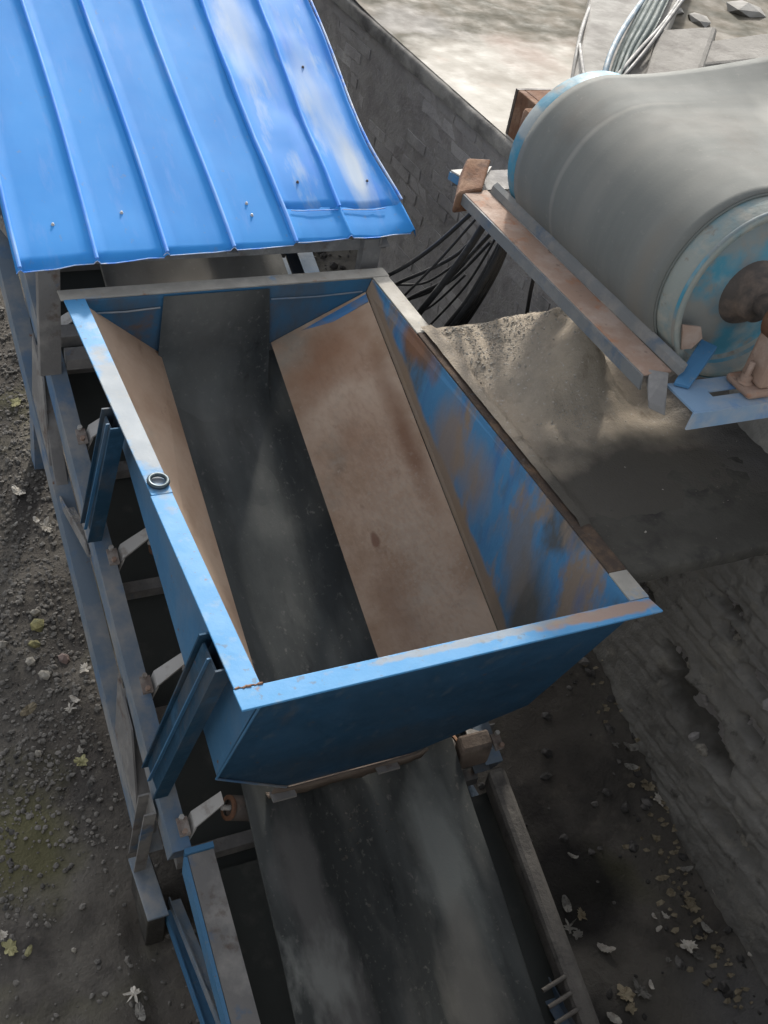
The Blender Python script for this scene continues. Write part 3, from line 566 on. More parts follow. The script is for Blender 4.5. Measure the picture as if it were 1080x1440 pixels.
# ------------------------------------------------------------------ hopper
hop = thing('hopper', 'open blue steel feed hopper with rust stained sloping inside, set over the conveyor belt', 'hopper', (.7, 1.05, -.8))
FW = .072
def flange(poly, m):
    return MB().prism([Vector((x, y, 0)) for x, y in poly], (0, 0, -.008)).build('rim_bar', m, hop, bevel=.002)
flange([(-.004, -.002), (1.40, .004), (1.386, .070), (-.004, .072)], M['blue_rim'])                      # near
flange([(.0, .0745), (.074, .0745), (.076, .905), (.004, .905)], M['blue_rim'])
o = flange([(.008, .9075), (.078, .9075), (.086, 2.11), (.004, 2.11)], M['blue_rim'])
flange([(-.006, 2.1125), (1.404, 2.1125), (1.404, 2.184), (-.006, 2.184)], M['dusty_rim'])
flange([(1.322, 1.66), (1.398, 1.66), (1.398, 2.110), (1.322, 2.110)], M['dusty_rim'])
flange([(1.322, .205), (1.392, .205), (1.398, 1.6575), (1.322, 1.6575)], M['dirty_rim'])
flange([(1.318, .0725), (1.392, .0725), (1.390, .2025), (1.320, .2025)], M['dusty_rim'])
def plate(name, pts, m, t=.006, flip=False, sub=1):
    pts = [Vector(p) for p in pts]; n = (pts[1] - pts[0]).cross(pts[2] - pts[0]).normalized() * (-t if flip else t)
    return MB().prism(pts, n).build(name, m, hop)
YN = lambda z: .032 - .37 * z                       # near panel leans inwards as it goes down
def fold_y(zt, dd): return (zt + .7964 + dd) / .4
def near_pt(x, dd):                                 # where the near panel meets the plane d = dd
    # z = -.7964 + .4 y - dd ; y = .032 - .37 z
    z = (-.7964 + .4 * .032 - dd) / (1 + .4 * .37); return Vector((x, YN(z), z))
FY = 2.105
XI, XJ = .072, 1.300
DL, DR, DO = 0.0, .115, .40                         # fold depths left / right and the opening
OL, OR = .405, .905
ztop = -.0085
NL, NR = near_pt(XI, DL), near_pt(XJ, DR); OLn, ORn = near_pt(OL, DO), near_pt(OR, DO)
FLp = Vector((XI, FY, Z(FY, DL))); FLp.z = min(FLp.z, ztop - .02)
FRp = Vector((XJ, FY, Z(FY, DR)))
OLf, ORf = Vector((OL, FY + .045, Z(FY + .045, DO - .02))), Vector((OR, FY + .045, Z(FY + .045, DO - .02)))
TLn, TRn = Vector((XI, YN(ztop), ztop)), Vector((1.318, YN(ztop), ztop)); TLf, TRf = Vector((XI, FY, ztop)), Vector((1.318, FY, ztop))
plate('side_panel', [TLn, NL, FLp, TLf], M['blue'])                       # left, seen from outside
plate('side_panel', [TRn, NR, FRp, TRf], M['side_in'])                    # right, seen from inside
e = Vector((0, -.003, 0))
plate('front_panel', [TLn + e, TRn + e, NR + e, ORn + e, OLn + e, NL + e], M['blue_shaded'], flip=False)
plate('slope_plate', [NL + Vector((.008, .002, 0)), OLn, OLf, FLp + Vector((.008, -.004, 0))], M['liner'])
plate('slope_plate', [NR - Vector((.004, -.002, 0)), FRp - Vector((.004, .004, 0)), ORf, ORn], M['liner'])
e = Vector((0, .003, 0))
plate('far_panel', [TLf + e, FLp + e, OLf + e, ORf + e, FRp + e, TRf + e], M['far_in'], flip=True)
FL_ = MB(); P = []
for i in range(25):
    t = i / 24; x = OLf.x - .012 + (OR - OL - .005) * t; xt = .395 + .45 * t
    dd = .6225 - .50 * max(0, abs(x - .71) - .15)
    bz = lambda y: Z(y, dd) + .007
    r = [Vector((xt + (x - xt) * u, FY - .008 + .030 * u, ztop - .002 + (OLf.z + .0 - ztop) * u)) for u in np.linspace(0, 1, 7)]
    y1 = FY - .10; p0, p1, p2 = r[-1], Vector((x, FY + .012, bz(FY) + .03)), Vector((x, y1, bz(y1)))
    for u in (.25, .5, .75, 1): r.append(p0 * (1 - u) ** 2 + p1 * (2 * u * (1 - u)) + p2 * u * u)
    for y in np.arange(y1 - .05, y1 - .5, -.05): r.append(Vector((x, y, bz(y) - .006 * sst(y1 - .3, y1 - .48, y))))
    P.append(r)
FL_.grid(P).build('rubber_apron', M['belt'], hop)
# stiffening bead along the far inner wall, bare blue strip at the head of the right slope plate
for xa, xb in ((.10, .385), (.86, 1.28)): MB().tube([Vector((xa, FY - .001, -.066)), Vector(((xa + xb) / 2, FY - .001, -.071)), Vector((xb, FY - .001, -.064))], .004, 6).build('weld_bead', M['grey_blue'], hop)
q = (ORf - FRp); dn = Vector((0, -.075, -.03))
plate('liner_strip', [FRp + Vector((-.006, -.006, .004)), FRp + Vector((-.012, -.055, -.012)), ORf + Vector((.012, -.060, -.018)), ORf + Vector((.006, -.008, .006))], M['blue_liner'], .003)
# rubber skirt and rusty lip under near panel, rear part added to block sun
sk_ = MB(); P = []
for i in range(26):
    t = -.12 + 1.24 * i / 25; a = OLn.lerp(ORn, t) + (Vector((0, 0, .12)) * max(0, -t, t - 1)) + Vector((0, -.016, .012)); j = .02 * nz(t * 9, 3)
    P.append([a, a + Vector((0, .016, -.045)), a + Vector((0, .029, -.085 + j)), a + Vector((0, .075, -.105 + j)), Vector((a.x, a.y + .12, Z(a.y + .12, .605 - .06 * max(0, abs(a.x - .66) - .10) / .15)))])
sk_.grid(P); sk_.build('skirt', M['lip'], hop, solid=.008)
for x in (.385, .80):
    q = near_pt(x, .415); MB().box(q + Vector((-.045, -.045, -.012)), q + Vector((.045, -.004, -.002))).build('skirt_clip', M['steel_dust'], hop)
# channel posts, leaning back square to the conveyor, standing on the stringers
for s, xo in ((1, .030), (-1, 1.345)):
    for (ya, za, yb, w) in ((1.285, -.012, 1.505, .125), (.155, -.012, .545, .150)):
        zb = Z(yb + .06, .548)
        k = MB().extrude(chan(w, .055, .007), (xo, ya, za), (xo - s * .022, yb, zb), Vector((0, 1, .0)), Vector((-s, 0, 0))).build('support_post', M['post'], hop)
        MB().extrude([(0, 0), (.005, 0), (.005, .012), (0, .012)], (xo - s * .056, ya + w * .45, za - .02), (xo - s * .078, yb + w * .45, zb + .02), Vector((0, 1, 0)), Vector((s, 0, 0))).build('post_rib', M['blue'], k)
        MB().extrude([(0, 0), (w * .85, 0), (w * .85, .007), (0, .007)], (xo - s * .046, ya + w * .08, za - .03), (xo - s * .060, yb + w * .08, zb + .03), Vector((0, 1, 0)), Vector((s, 0, 0))).build('post_face', M['post'], k)
MB().tube([TLn + Vector((-.004, -.008, -.01)), NL + Vector((-.004, -.008, 0))], .0045, 6).build('weld_bead', M['blue'], hop)
MB().tube([NL + Vector((0, -.010, 0)), OLn + Vector((0, -.010, 0))], .0045, 6).build('weld_bead', M['grey_blue'], hop)
wb = MB()
for k in range(7):
    a = k * .9; wb.tube([Vector((.002 + .011 * k, .0735 + .003 * math.sin(a * 2.3), .0)), Vector((.015 + .011 * k, .0735 + .003 * math.cos(a * 3.1), .0006))], .0032 + .0015 * math.sin(a * 5), 6)
wb.build('weld_bead', M['rust'], hop)
# ring lying on the left rim
bm = bmesh.new(); nM, nm = 36, 10; rg = []
for i in range(nM):
    a = 2 * math.pi * i / nM
    rg.append([bm.verts.new(((.030 + .0075 * math.cos(2 * math.pi * j / nm)) * math.cos(a), (.030 + .0075 * math.cos(2 * math.pi * j / nm)) * math.sin(a), .0075 * math.sin(2 * math.pi * j / nm))) for j in range(nm)])
for i in range(nM):
    for j in range(nm): bm.faces.new((rg[i][j], rg[(i + 1) % nM][j], rg[(i + 1) % nM][(j + 1) % nm], rg[i][(j + 1) % nm]))
for f in bm.faces: f.smooth = True
me = bpy.data.meshes.new('steel_ring'); bm.to_mesh(me); bm.free(); o = new_obj('steel_ring', me, None, M['ring']); o.location = (.046, .962, .0092); o.rotation_euler = (.06, 0, 0)
tag(o, 'small dark steel ring resting on the left rim of the hopper', 'ring')

# ------------------------------------------------------------------ blue steel roof over the conveyor
roof = thing('conveyor_roof', 'bright blue ribbed steel sheet roof covering the upper part of the conveyor', 'roof', (.7, 2.25, .1))
def roof_z(x, y): return .12 + .37 * (y - 2.2) + .010 * math.sin(x * 2.1 + 1) + .006 * nz(x * 2.5, y * 2.2, 4)
RIB = [-.135, .150, .420, .700, .985, 1.258, 1.53]
def rib_off(k, y): return (.012 * math.sin(y * 2.3 + k) if k < 6 else .03 * sst(2.75, 2.2, y) - .028 * math.exp(-((y - 2.85) / .35) ** 2))
def roof_sheet(name, k0, k1, y0, y1, m, lift, dents=0., edge0=True):
    xs = []
    for k in range(k0, k1):
        for f, h in ((-.05, 0), (-.022, .009), (.0, .013), (.022, .009), (.05, 0), (.2, -.001), (.4, -.002), (.6, -.002), (.8, -.001)):
            xs.append((k, f, h))
    xs += [(k1, -.05, 0), (k1, -.022, .009), (k1, .0, .013)] + ([(k1, .02, .008), (k1, .05, -.022)] if k1 == 6 else [(k1, .024, .009)])
    P = []; ysn = list(np.arange(y0, y1 + .001, .06))
    for iy, y in enumerate(ysn):
        r = []
        for k, f, h in xs:
            w = .275; xa = RIB[k] + rib_off(k, y)
            x = xa + f * w if f <= 0 or k == 6 else xa + f * ((RIB[k + 1] + rib_off(k + 1, y)) - xa)
            yy = y
            if iy == 0 and edge0: yy += .012 * nz(x * 7, 1) - .045 * (x - .7) * 0 + .05 * (x - .1) * .8
            zz = roof_z(x, yy) + h + lift + dents * .016 * fb(x * 4, yy * 2.2, 6) - (.006 * sst(.10, 0, y - y0))
            r.append((x, yy, zz))
        P.append(r)
    return MB().grid(P).build(name, m, roof, solid=.0015, offs=0)
sheets = []
sheets.append(roof_sheet('roof_sheet', 0, 2, 2.165, 6.6, M['roof'], .000))
sheets.append(roof_sheet('roof_sheet', 2, 4, 2.172, 6.6, M['roof'], .003))
o = roof_sheet('roof_sheet', 4, 6, 2.372, 6.6, M['roof_old'], .0085, .9, False); o['label'] = 'faded and dented roof sheet on the right'; sheets.append(o)
o = roof_sheet('patch_sheet', 4, 6, 2.185, 2.50, M['roof'], .0035, .9); sheets.append(o)
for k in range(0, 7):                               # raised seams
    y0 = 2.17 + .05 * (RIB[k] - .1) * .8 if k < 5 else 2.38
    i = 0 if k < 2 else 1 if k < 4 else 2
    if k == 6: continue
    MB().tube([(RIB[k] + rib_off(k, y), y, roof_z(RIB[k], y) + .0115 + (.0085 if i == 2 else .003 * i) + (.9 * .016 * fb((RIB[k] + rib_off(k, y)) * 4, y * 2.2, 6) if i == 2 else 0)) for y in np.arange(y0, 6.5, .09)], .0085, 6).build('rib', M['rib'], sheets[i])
# bright cut edge of the sheets
def cut_edge(k0, k1, y0, par, lift):
    pts = []
    for k in range(k0, k1):
        for f, h in ((-.05, 0), (-.022, .009), (.0, .013), (.022, .009), (.05, 0), (.25, -.001), (.5, -.002), (.75, -.001)):
            xa = RIB[k] + rib_off(k, y0); x = xa + f * .275; yy = y0 + .012 * nz(x * 7, 1) + .05 * (x - .1) * .8
            pts.append((x, yy - .0005, roof_z(x, yy) + h + lift - .006 + .0 * k))
    x = RIB[k1] + rib_off(k1, y0); yy = y0 + .012 * nz(x * 7, 1) + .05 * (x - .1) * .8
    pts.append((x - .012, yy, roof_z(x, yy) + lift - .006))
    MB().tube(pts, .0022, 5).build('cut_edge', M['roof_edge'], par)
for (k0, k1, y0, i, lf) in ((0, 2, 2.165, 0, .0), (2, 4, 2.172, 1, .003), (4, 6, 2.185, 3, .0035)): cut_edge(k0, k1, y0, sheets[i], lf)
MB().tube([(x, 2.3715, roof_z(x, 2.372) + .0105 + .9 * .016 * fb(x * 4, 2.372 * 2.2, 6)) for x in np.arange(1.02, 1.50, .03)], .0022, 5).build('cut_edge', M['roof_edge'], sheets[2])
# right-hand fold of the outermost sheet, pale like the cut edges
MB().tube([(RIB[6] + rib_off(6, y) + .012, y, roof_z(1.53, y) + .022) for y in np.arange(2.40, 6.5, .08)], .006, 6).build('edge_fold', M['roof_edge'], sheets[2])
for (x, y, i) in ((.02, 2.36, 0), (.30, 2.40, 0), (.835, 2.42, 1), (.84, 2.36, 1), (1.10, 2.52, 2), (1.44, 2.53, 2), (1.36, 3.2, 2)):
    MB().lathe([(.0, .006), (.0045, .006), (.0045, .002), (.007, .001), (.007, -.004)], (x, y, roof_z(x, y) + (.0085 + .9 * .016 * fb(x * 4, y * 2.2, 6) if i == 2 else .003 * i)), 'z', 8).build('screw', M['steel_bright'] if i < 2 else M['hub'], sheets[i])
# frame under the roof
for x in (.0, .70, 1.40): MB().extrude(angle(.05, .05, .005), (x, 2.24, roof_z(x, 2.24) - .06), (x, 6.5, roof_z(x, 6.5) - .06), (1, 0, 0), (0, 0, 1)).build('purlin', M['steel_dust'], roof)
for y in (2.29, 3.7, 5.2): MB().extrude(angle(.05, .05, .005), (-.08, y, roof_z(0, y) - .115), (1.46, y, roof_z(1.4, y) - .115), (0, 1, 0), (0, 0, 1)).build('rafter', M['steel_dust'], roof)
for x, y in ((-.062, 2.255), (1.33, 2.25), (-.062, 3.7), (1.33, 3.7), (-.062, 5.2), (1.33, 5.2)):
    MB().extrude(chan(.085, .05, .006), (x, y, Z(y, .548)), (x, y, roof_z(x, y) - .03), (1, 0, 0), (0, 1, 0)).build('roof_post', M['steel_dust'], roof)

# ------------------------------------------------------------------ upper conveyor with the big drum
DC = Vector((1.835, 0, .78)); DRr = .300
feed = thing('drum_conveyor', 'upper belt conveyor whose big dust covered head drum hangs over the ledge', 'conveyor', (2.9, 1.07, .26))
dr = MB().lathe([(.235, .605), (.272, .585), (.278, .535), (.300, .535), (.304, .540), (.304, 1.618), (.300, 1.622), (.278, 1.622), (.272, 1.58), (.1, 1.56)], (DC.x, 0, DC.z), 'y', 96).build('drum', M['shell'], feed)
MB().lathe([(.304, .5352), (.3055, .5352), (.3055, .548)], (DC.x, 0, DC.z), 'y', 96).build('drum_rim', M['teal'], dr)
MB().lathe([(.3062, 1.546), (.3066, 1.55), (.3066, 1.619), (.303, 1.6235), (.279, 1.6235)], (DC.x, 0, DC.z), 'y', 96).build('drum_edge', M['teal'], dr)
MB().lathe([(.274, .575), (.262, .597), (.215, .588), (.12, .570), (.09, .56)], (DC.x, 0, DC.z), 'y', 64).build('end_disc', M['teal'], dr)
MB().lathe([(.12, .575), (.10, .548), (.075, .540), (.07, .50), (.0, .50)], (DC.x, 0, DC.z), 'y', 40).build('hub', M['hub'], dr)
MB().lathe([(.0, .27), (.036, .27), (.038, .275), (.038, 1.95), (0, 1.95)], (DC.x, 0, DC.z), 'y', 24).build('shaft', M['hub'], dr)
MB().prism([Vector((DC.x - .268, .5335, DC.z - .07)), Vector((DC.x - .19, .5335, DC.z - .085)), Vector((DC.x - .165, .5335, DC.z - .13)), Vector((DC.x - .195, .5335, DC.z - .165)), Vector((DC.x - .235, .5335, DC.z - .165))], (0, -.006, 0)).build('balance_plate', M['pink_rust'], dr)
# belt wrapped over the drum
BY0, BY1 = .632, 1.545; RB = DRr + .010
path = []
for x in np.arange(7.5, DC.x, -.15): path.append((x, DC.z - RB + .012 * (x - DC.x) * 0, 0.))
for i in range(41):
    a = -math.pi / 2 - math.pi * i / 40; path.append((DC.x + RB * math.cos(a), DC.z + RB * math.sin(a), 0.))
for x in np.arange(DC.x + .06, 7.5, .08): path.append((x, DC.z + RB + .01 * (x - DC.x), sst(DC.x + .05, DC.x + 1.15, x)))
P = []
for (x, z, tr) in path:
    r = []
    for j in range(29):
        t = j / 28; y = BY0 + (BY1 - BY0) * t; u = abs(t - .5) * 2
        r.append((x, y + .03 * tr * (1 if t < .5 else -1) * max(0, u - .4), z + tr * .12 * max(0, u - .38) / .62 + .0015 * nz(x * .7, y * 9, z * .7) + (.004 * math.exp(-((t - .72) / .012) ** 2) if tr < .02 else 0)))
    P.append(r)
MB().grid(P).build('belt', M['belt_dust'], feed, solid=.011, offs=1)
for yy in (BY0 - .0015, BY1 + .0015):
    MB().tube([(x, yy + (.03 * tr * (1 if yy < 1 else -1) * .6), z + tr * .12) for x, z, tr in path[45:-1:1]], .0045, 6).build('belt_edge', M['belt_edge'], feed)
# near stringer with the adjusting slot, far stringer, cross beam in front of the drum
PZ = .552; ST = .007
st = MB()
sx0, sx1, sy0, sy1 = 1.622, 1.905, .352, .382
st.box((1.505, .292, PZ - ST), (sx0, .445, PZ)); st.box((sx1, .292, PZ - ST), (7.4, .445, PZ))
st.box((sx0, .292, PZ - ST), (sx1, sy0, PZ)); st.box((sx0, sy1, PZ - ST), (sx1, .445, PZ))
st.prism([Vector((1.498, .2915, PZ - .0005)), Vector((7.4, .2915, PZ - .0005)), Vector((7.4, .2915, PZ - .062)), Vector((1.492, .2915, PZ - .062))], (0, -.007, 0))
o = st.build('stringer', M['light_blue'], feed)
MB().box((1.515, 1.785, PZ - ST), (7.4, 1.945, PZ)).box((1.515, 1.945, PZ - .06), (7.4, 1.952, PZ)).build('stringer', M['steel_dust'], feed)
MB().prism([Vector((1.500, 1.950, PZ + .0015)), Vector((1.70, 1.972, PZ + .0015)), Vector((1.545, 1.80, PZ + .0015))], (0, 0, .006)).build('gusset', M['white_dust'], feed)
MB().prism([Vector((1.494, 1.952, PZ)), Vector((1.500, 1.948, PZ)), Vector((1.534, 1.83, PZ)), Vector((1.528, 1.83, PZ))], (0, 0, -.032)).build('gusset_lip', M['blue'], feed)
# rusty cross beam: top leaf, downturned web, end pieces
bmz = .585
MB().prism([Vector((1.425, 1.72, bmz)), Vector((1.425, .47, bmz - .004)), Vector((1.535, .47, bmz - .004)), Vector((1.535, 1.72, bmz))], (0, 0, -.008)).build('cross_beam', M['pink_rust'], feed, bevel=.003)
MB().prism([Vector((1.4245, 1.72, bmz - .003)), Vector((1.4245, .47, bmz - .007)), Vector((1.4245, .46, bmz - .055)), Vector((1.4245, 1.72, bmz - .045))], (-.007, 0, 0)).build('beam_web', M['beam_side'], feed)
MB().prism([Vector((1.537, 1.70, bmz + .001)), Vector((1.537, .44, bmz - .003)), Vector((1.553, .44, bmz + .01)), Vector((1.553, 1.70, bmz + .014))], (.006, 0, .026)).build('beam_lip', M['beam_side'], feed)
MB().hexa([(1.385, 1.70, .50), (1.50, 1.715, .50), (1.62, 1.90, .555), (1.51, 1.90, .555), (1.39, 1.70, .585), (1.50, 1.70, .60), (1.63, 1.88, .635), (1.53, 1.90, .635)]).build('end_bracket', M['rust'], feed, bevel=.01)
MB().hexa([(1.40, .375, .52), (1.455, .35, .50), (1.50, .46, .545), (1.46, .49, .545), (1.395, .385, .545), (1.45, .36, .525), (1.51, .455, .588), (1.455, .49, .585)]).build('end_tab', M['steel_dust'], feed, bevel=.004)
MB().hexa([(1.52, .43, PZ + .002), (1.56, .40, PZ + .002), (1.73, .51, .60), (1.70, .56, .60), (1.52, .43, PZ + .016), (1.56, .40, PZ + .016), (1.73, .51, .626), (1.70, .56, .626)]).build('flat_strut', M['blue'], feed, bevel=.003)
# bearings: rusty pillow block near, rusty frame box far
bx = DC.x + .005
pb = MB().box((bx - .115, .305, PZ + .001), (bx + .115, .43, PZ + .030)).build('bearing', M['pink_rust'], feed, bevel=.012)
MB().lathe([(.0, -.055), (.062, -.055), (.072, -.045), (.072, .045), (.062, .055), (0, .055)], (DC.x, .366, DC.z), 'y', 24).build('bearing_cap', M['rust'], pb)
MB().prism([Vector((bx - .075, .315, PZ + .03)), Vector((bx + .075, .315, PZ + .03)), Vector((bx + .055, .32, DC.z)), Vector((bx - .055, .32, DC.z))], (0, .10, 0)).build('bearing_body', M['pink_rust'], pb, bevel=.012)
for dx in (-.092, .092):
    q = Vector((bx + dx, .367, PZ + .03)); MB().lathe([(.027, 0), (.027, .006), (.019, .007), (.019, .026), (.011, .027), (.010, .075), (.0, .075)], q, 'z', 6).build('bolt', M['pink_rust'], pb)
MB().box((bx - .10, 1.80, PZ + .001), (bx + .10, 1.92, DC.z + .05)).build('bearing', M['rust'], feed, bevel=.02)
for x in (2.75, 4.2, 5.8, 7.2):
    for y in (.33, 1.83): MB().box((x - .04, y, YZ - .03), (x + .04, y + .07, PZ - ST - .001)).build('support_leg', M['grey_blue'], feed)
for x in (3.0, 4.2, 5.4, 6.6): MB().tube([(x, .75, .98), (x, 1.42, .98)], .05, 14).build('roller', M['hub'], feed); MB().box((x - .03, .46, .58), (x + .03, .50, 1.0)).box((x - .03, 1.70, .58), (x + .03, 1.74, 1.0)).box((x - .03, .50, .88), (x + .03, 1.70, .92)).build('idler_frame', M['steel_dust'], feed)

pts = []
for i in range(230):
    x = random.uniform(.40, .98); y = .40 - abs(random.gauss(0, .05)) - (.25 * random.random() ** 2 if .5 < x < .64 else 0)
    d = .621 if .56 < x < .86 else .621 - .5 * min(abs(x - .56), abs(x - .86)); pts.append((x, y, Z(y, d) + .004))
scatter('belt_crumbs', M['grain_dark'], pts, ('crumbs of spilled material on the belt below the hopper lip', 'crumbs'), smin=.003, smax=.012, seed=4)

# ------------------------------------------------------------------ cables
def bez(p, n=24):
    p = [Vector(q) for q in p]; out = []
    P_ = [p[0]] + p + [p[-1]]
    for i in range(1, len(P_) - 2):
        a, b, c, d = P_[i - 1:i + 3]
        for k in range(n // (len(p) - 1)):
            t = k / (n // (len(p) - 1)); out.append(.5 * ((2 * b) + (c - a) * t + (2 * a - 5 * b + 4 * c - d) * t * t + (3 * b - a - 3 * c + d) * t ** 3))
    return out + [p[-1]]
def cable(pts, r, m, label, group, n=24):
    o = MB().tube(bez(pts, n), r * 1.3, 7).build('cable', m); tag(o, label, 'cable', group); return o
GB = 'black cables hanging behind the hopper'
def pc(px, py, y): d = ray(px, py); return Vector(CAM + d * (y - CAM[1]) / d[1])
cable([pc(668, 295, 1.80), pc(612, 345, 2.0), pc(560, 380, 2.15), pc(500, 405, 2.3)], .0075, M['cable'], 'thin black cable topmost of those sagging from the rusty beam end', GB)
cable([pc(690, 305, 1.78), pc(650, 352, 1.9), pc(606, 378, 2.05), pc(560, 398, 2.2), pc(520, 420, 2.3)], .0065, M['cable'], 'thin slack black cable second from the top behind the hopper corner', GB)
cable([pc(688, 305, 1.76), pc(655, 355, 1.85), pc(622, 400, 1.95), pc(588, 442, 2.05), pc(560, 480, 2.1)], .012, M['cable'], 'thick straight black cable running down left of the main bundle', GB)
cable([pc(700, 318, 1.76), pc(668, 352, 1.88), pc(630, 392, 2.0), pc(585, 415, 2.15), pc(540, 440, 2.3)], .007, M['cable'], 'thin black cable crossing over the thick straight one', GB)
cable([pc(690, 340, 1.9), pc(640, 390, 2.05), pc(600, 412, 2.15), pc(560, 425, 2.3)], .006, M['cable'], 'loose thin black cable lying low near the hopper corner', GB)
for k, (pa, pb, pm, y0, lb) in enumerate((
    ((676, 300), (552, 432), (612, 372), 1.84, 'very thin black cable sloping to the far left of the tangle'),
    ((684, 312), (575, 452), (636, 388), 1.88, 'very thin black cable running beside the thick straight one'),
    ((700, 330), (600, 462), (655, 402), 1.90, 'very thin black cable between the thick straight one and the bundle'),
    ((640, 372), (548, 400), (596, 398), 2.06, 'short thin black cable bowing low near the hopper rim'),
    ((655, 386), (560, 446), (604, 432), 2.04, 'short thin black cable looping under the others near the hopper rim'))):
    cable([pc(*pa, y0), pc(*pm, y0 + .14), pc(*pb, y0 + .3)], .0045, M['cable'], lb, GB)
BL_ = 'black cables of the thick hanging bundle'
for k, (dx, dd, lb) in enumerate(((0, 0, 'front thick black cable in the middle of the bundle dropping from the beam'), (5, .02, 'thick black cable second from the right in the bundle dropping from the beam'), (-5, .03, 'leftmost thick black cable of the bundle dropping from the beam'), (9, .04, 'rightmost thick black cable of the bundle dropping from the beam'))):
    cable([pc(714 + dx * .5, 328, 1.76 + dd), pc(690 + dx, 378, 1.80 + dd), pc(662 + dx * 1.2, 425, 1.86 + dd), pc(632 + dx * 1.6, 465, 1.92 + dd), pc(612 + dx * 1.6, 500, 1.95 + dd)], .011, M['cable'], lb, BL_)
cable([pc(755, 372, 1.80), pc(746, 410, 1.83), pc(738, 458, 1.86), pc(734, 490, 1.88)], .007, M['cable'], 'single short black cable hanging straight down right of the bundle', GB)

bxr = thing('steel_box', 'rusty brown open steel box standing at the edge of the yard behind the drum', 'box', (2.6, 2.95, YZ))
x0, x1, y0, y1, z0, z1 = 2.425, 2.80, 2.76, 3.0, YZ - .01, .47
MB().box((x0, y1 - .02, z0), (x1, y1, z1)).build('back_panel', M['hub'], bxr)
for a, b in (((x0, y0, z0), (x0 + .04, y1 - .021, z1)), ((x1 - .04, y0, z0), (x1, y1 - .021, z1)), ((x0 + .041, y0, z1 - .04), (x1 - .041, y1 - .021, z1)), ((x0 + .041, y0, z0), (x1 - .041, y1 - .021, z0 + .04))):
    MB().box(a, b).build('side_plate', M['rust'], bxr, bevel=.006)
MB().box((x0 + .10, y0 + .06, z0 + .05), (x1 - .10, y1 - .03, z1 - .08)).build('core_block', M['hub'], bxr, bevel=.02)

# ------------------------------------------------------------------ things on the yard behind the drum
pp = [at(805, 125, .42), at(838, -45, .42), at(975, -45, .42), at(905, 125, .42)]
o = MB().prism([Vector((p.x, p.y, .42)) for p in pp], (0, 0, -.22)).build('concrete_plinth', M['concrete'], bevel=.025); tag(o, 'low pale concrete plinth on the yard behind the drum, cables running over it', 'plinth')
pp = [at(905, 110, .50), at(925, 40, .50), at(1010, 35, .50), at(985, 110, .50)]
o = MB().prism([Vector((p.x, p.y, .50)) for p in pp], (.03, -.02, -.30)).build('concrete_block', M['rubble'], bevel=.03); tag(o, 'smooth grey concrete block right of the cable bundle', 'concrete block')
pp = [at(965, 92, .48), at(985, 58, .48), at(1120, 40, .48), at(1130, 78, .48)]
o = MB().prism([Vector((p.x, p.y, .48)) for p in pp], (.02, -.05, -.26)).build('concrete_slab', M['rubble'], bevel=.02); tag(o, 'broken concrete slab lying beyond the belt with a shadowed front edge', 'concrete slab')
for i, (px, py, s, lab) in enumerate(((1050, 12, .16, 'largest pale rubble lump at the upper right of the yard'), (985, 22, .11, 'pale rubble lump left of the largest one on the yard'), (945, 8, .09, 'small rubble lump right of the netting on the yard'))):
    p = at(px, py, .28); o = bpy.data.objects.new('rubble_lump', mesh_copy(ROCK[i], M['concrete'])); COL.objects.link(o); o.location = Vector((p.x, p.y, yard_z(p.x, p.y) + s * .12)); o.scale = (s * 1.3, s, s * .4); o.rotation_euler = (0, 0, i * 1.3)
    for f in o.data.polygons: f.use_smooth = False
    tag(o, lab, 'rubble', 'pale rubble lumps on the yard')
GY = 'cables looping over the yard behind the drum'
cable([at(846, 125, .45), at(858, 78, .52), at(880, 35, .52), at(912, -10, .46), at(930, -30, .44)], .013, M['cable_blue'], 'bluish cable bowing along the left side of the netting', GY)
cable([at(853, 125, .46), at(895, 75, .50), at(935, 30, .50), at(965, -15, .46)], .009, M['cable_grey'], 'pale grey cable just right of the netting', GY)
cable([at(862, 125, .46), at(905, 75, .51), at(940, 28, .50), at(975, -20, .46)], .009, M['cable'], 'dark cable furthest right beside the netting', GY)
cable([at(803, 125, .30), at(812, 70, .40), at(822, 30, .42), at(842, -20, .36)], .010, M['cable_grey'], 'thin brownish cable along the left edge of the plinth', GY)
cable([at(824, 125, .46), at(818, 85, .47), at(815, 60, .40)], .008, M['cable_grey'], 'short grey cable end curling down the plinth side', GY)
P = []
for i in range(15):
    t = i / 14; l = bez([at(852, 125, .44), at(868, 75, .47), at(890, 30, .47), at(922, -25, .45)], 15); r_ = bez([at(876, 125, .44), at(900, 75, .47), at(925, 35, .47), at(952, -25, .45)], 15)
    P.append([l[i].lerp(r_[i], u) + Vector((0, 0, .03 * math.sin(u * math.pi) + .012 * math.sin(u * 26))) for u in np.linspace(0, 1, 28)])
o = MB().grid(P).build('netting', M['tarp'], solid=.004); tag(o, 'strip of dark grey green netting lying among the cables on the plinth', 'netting')

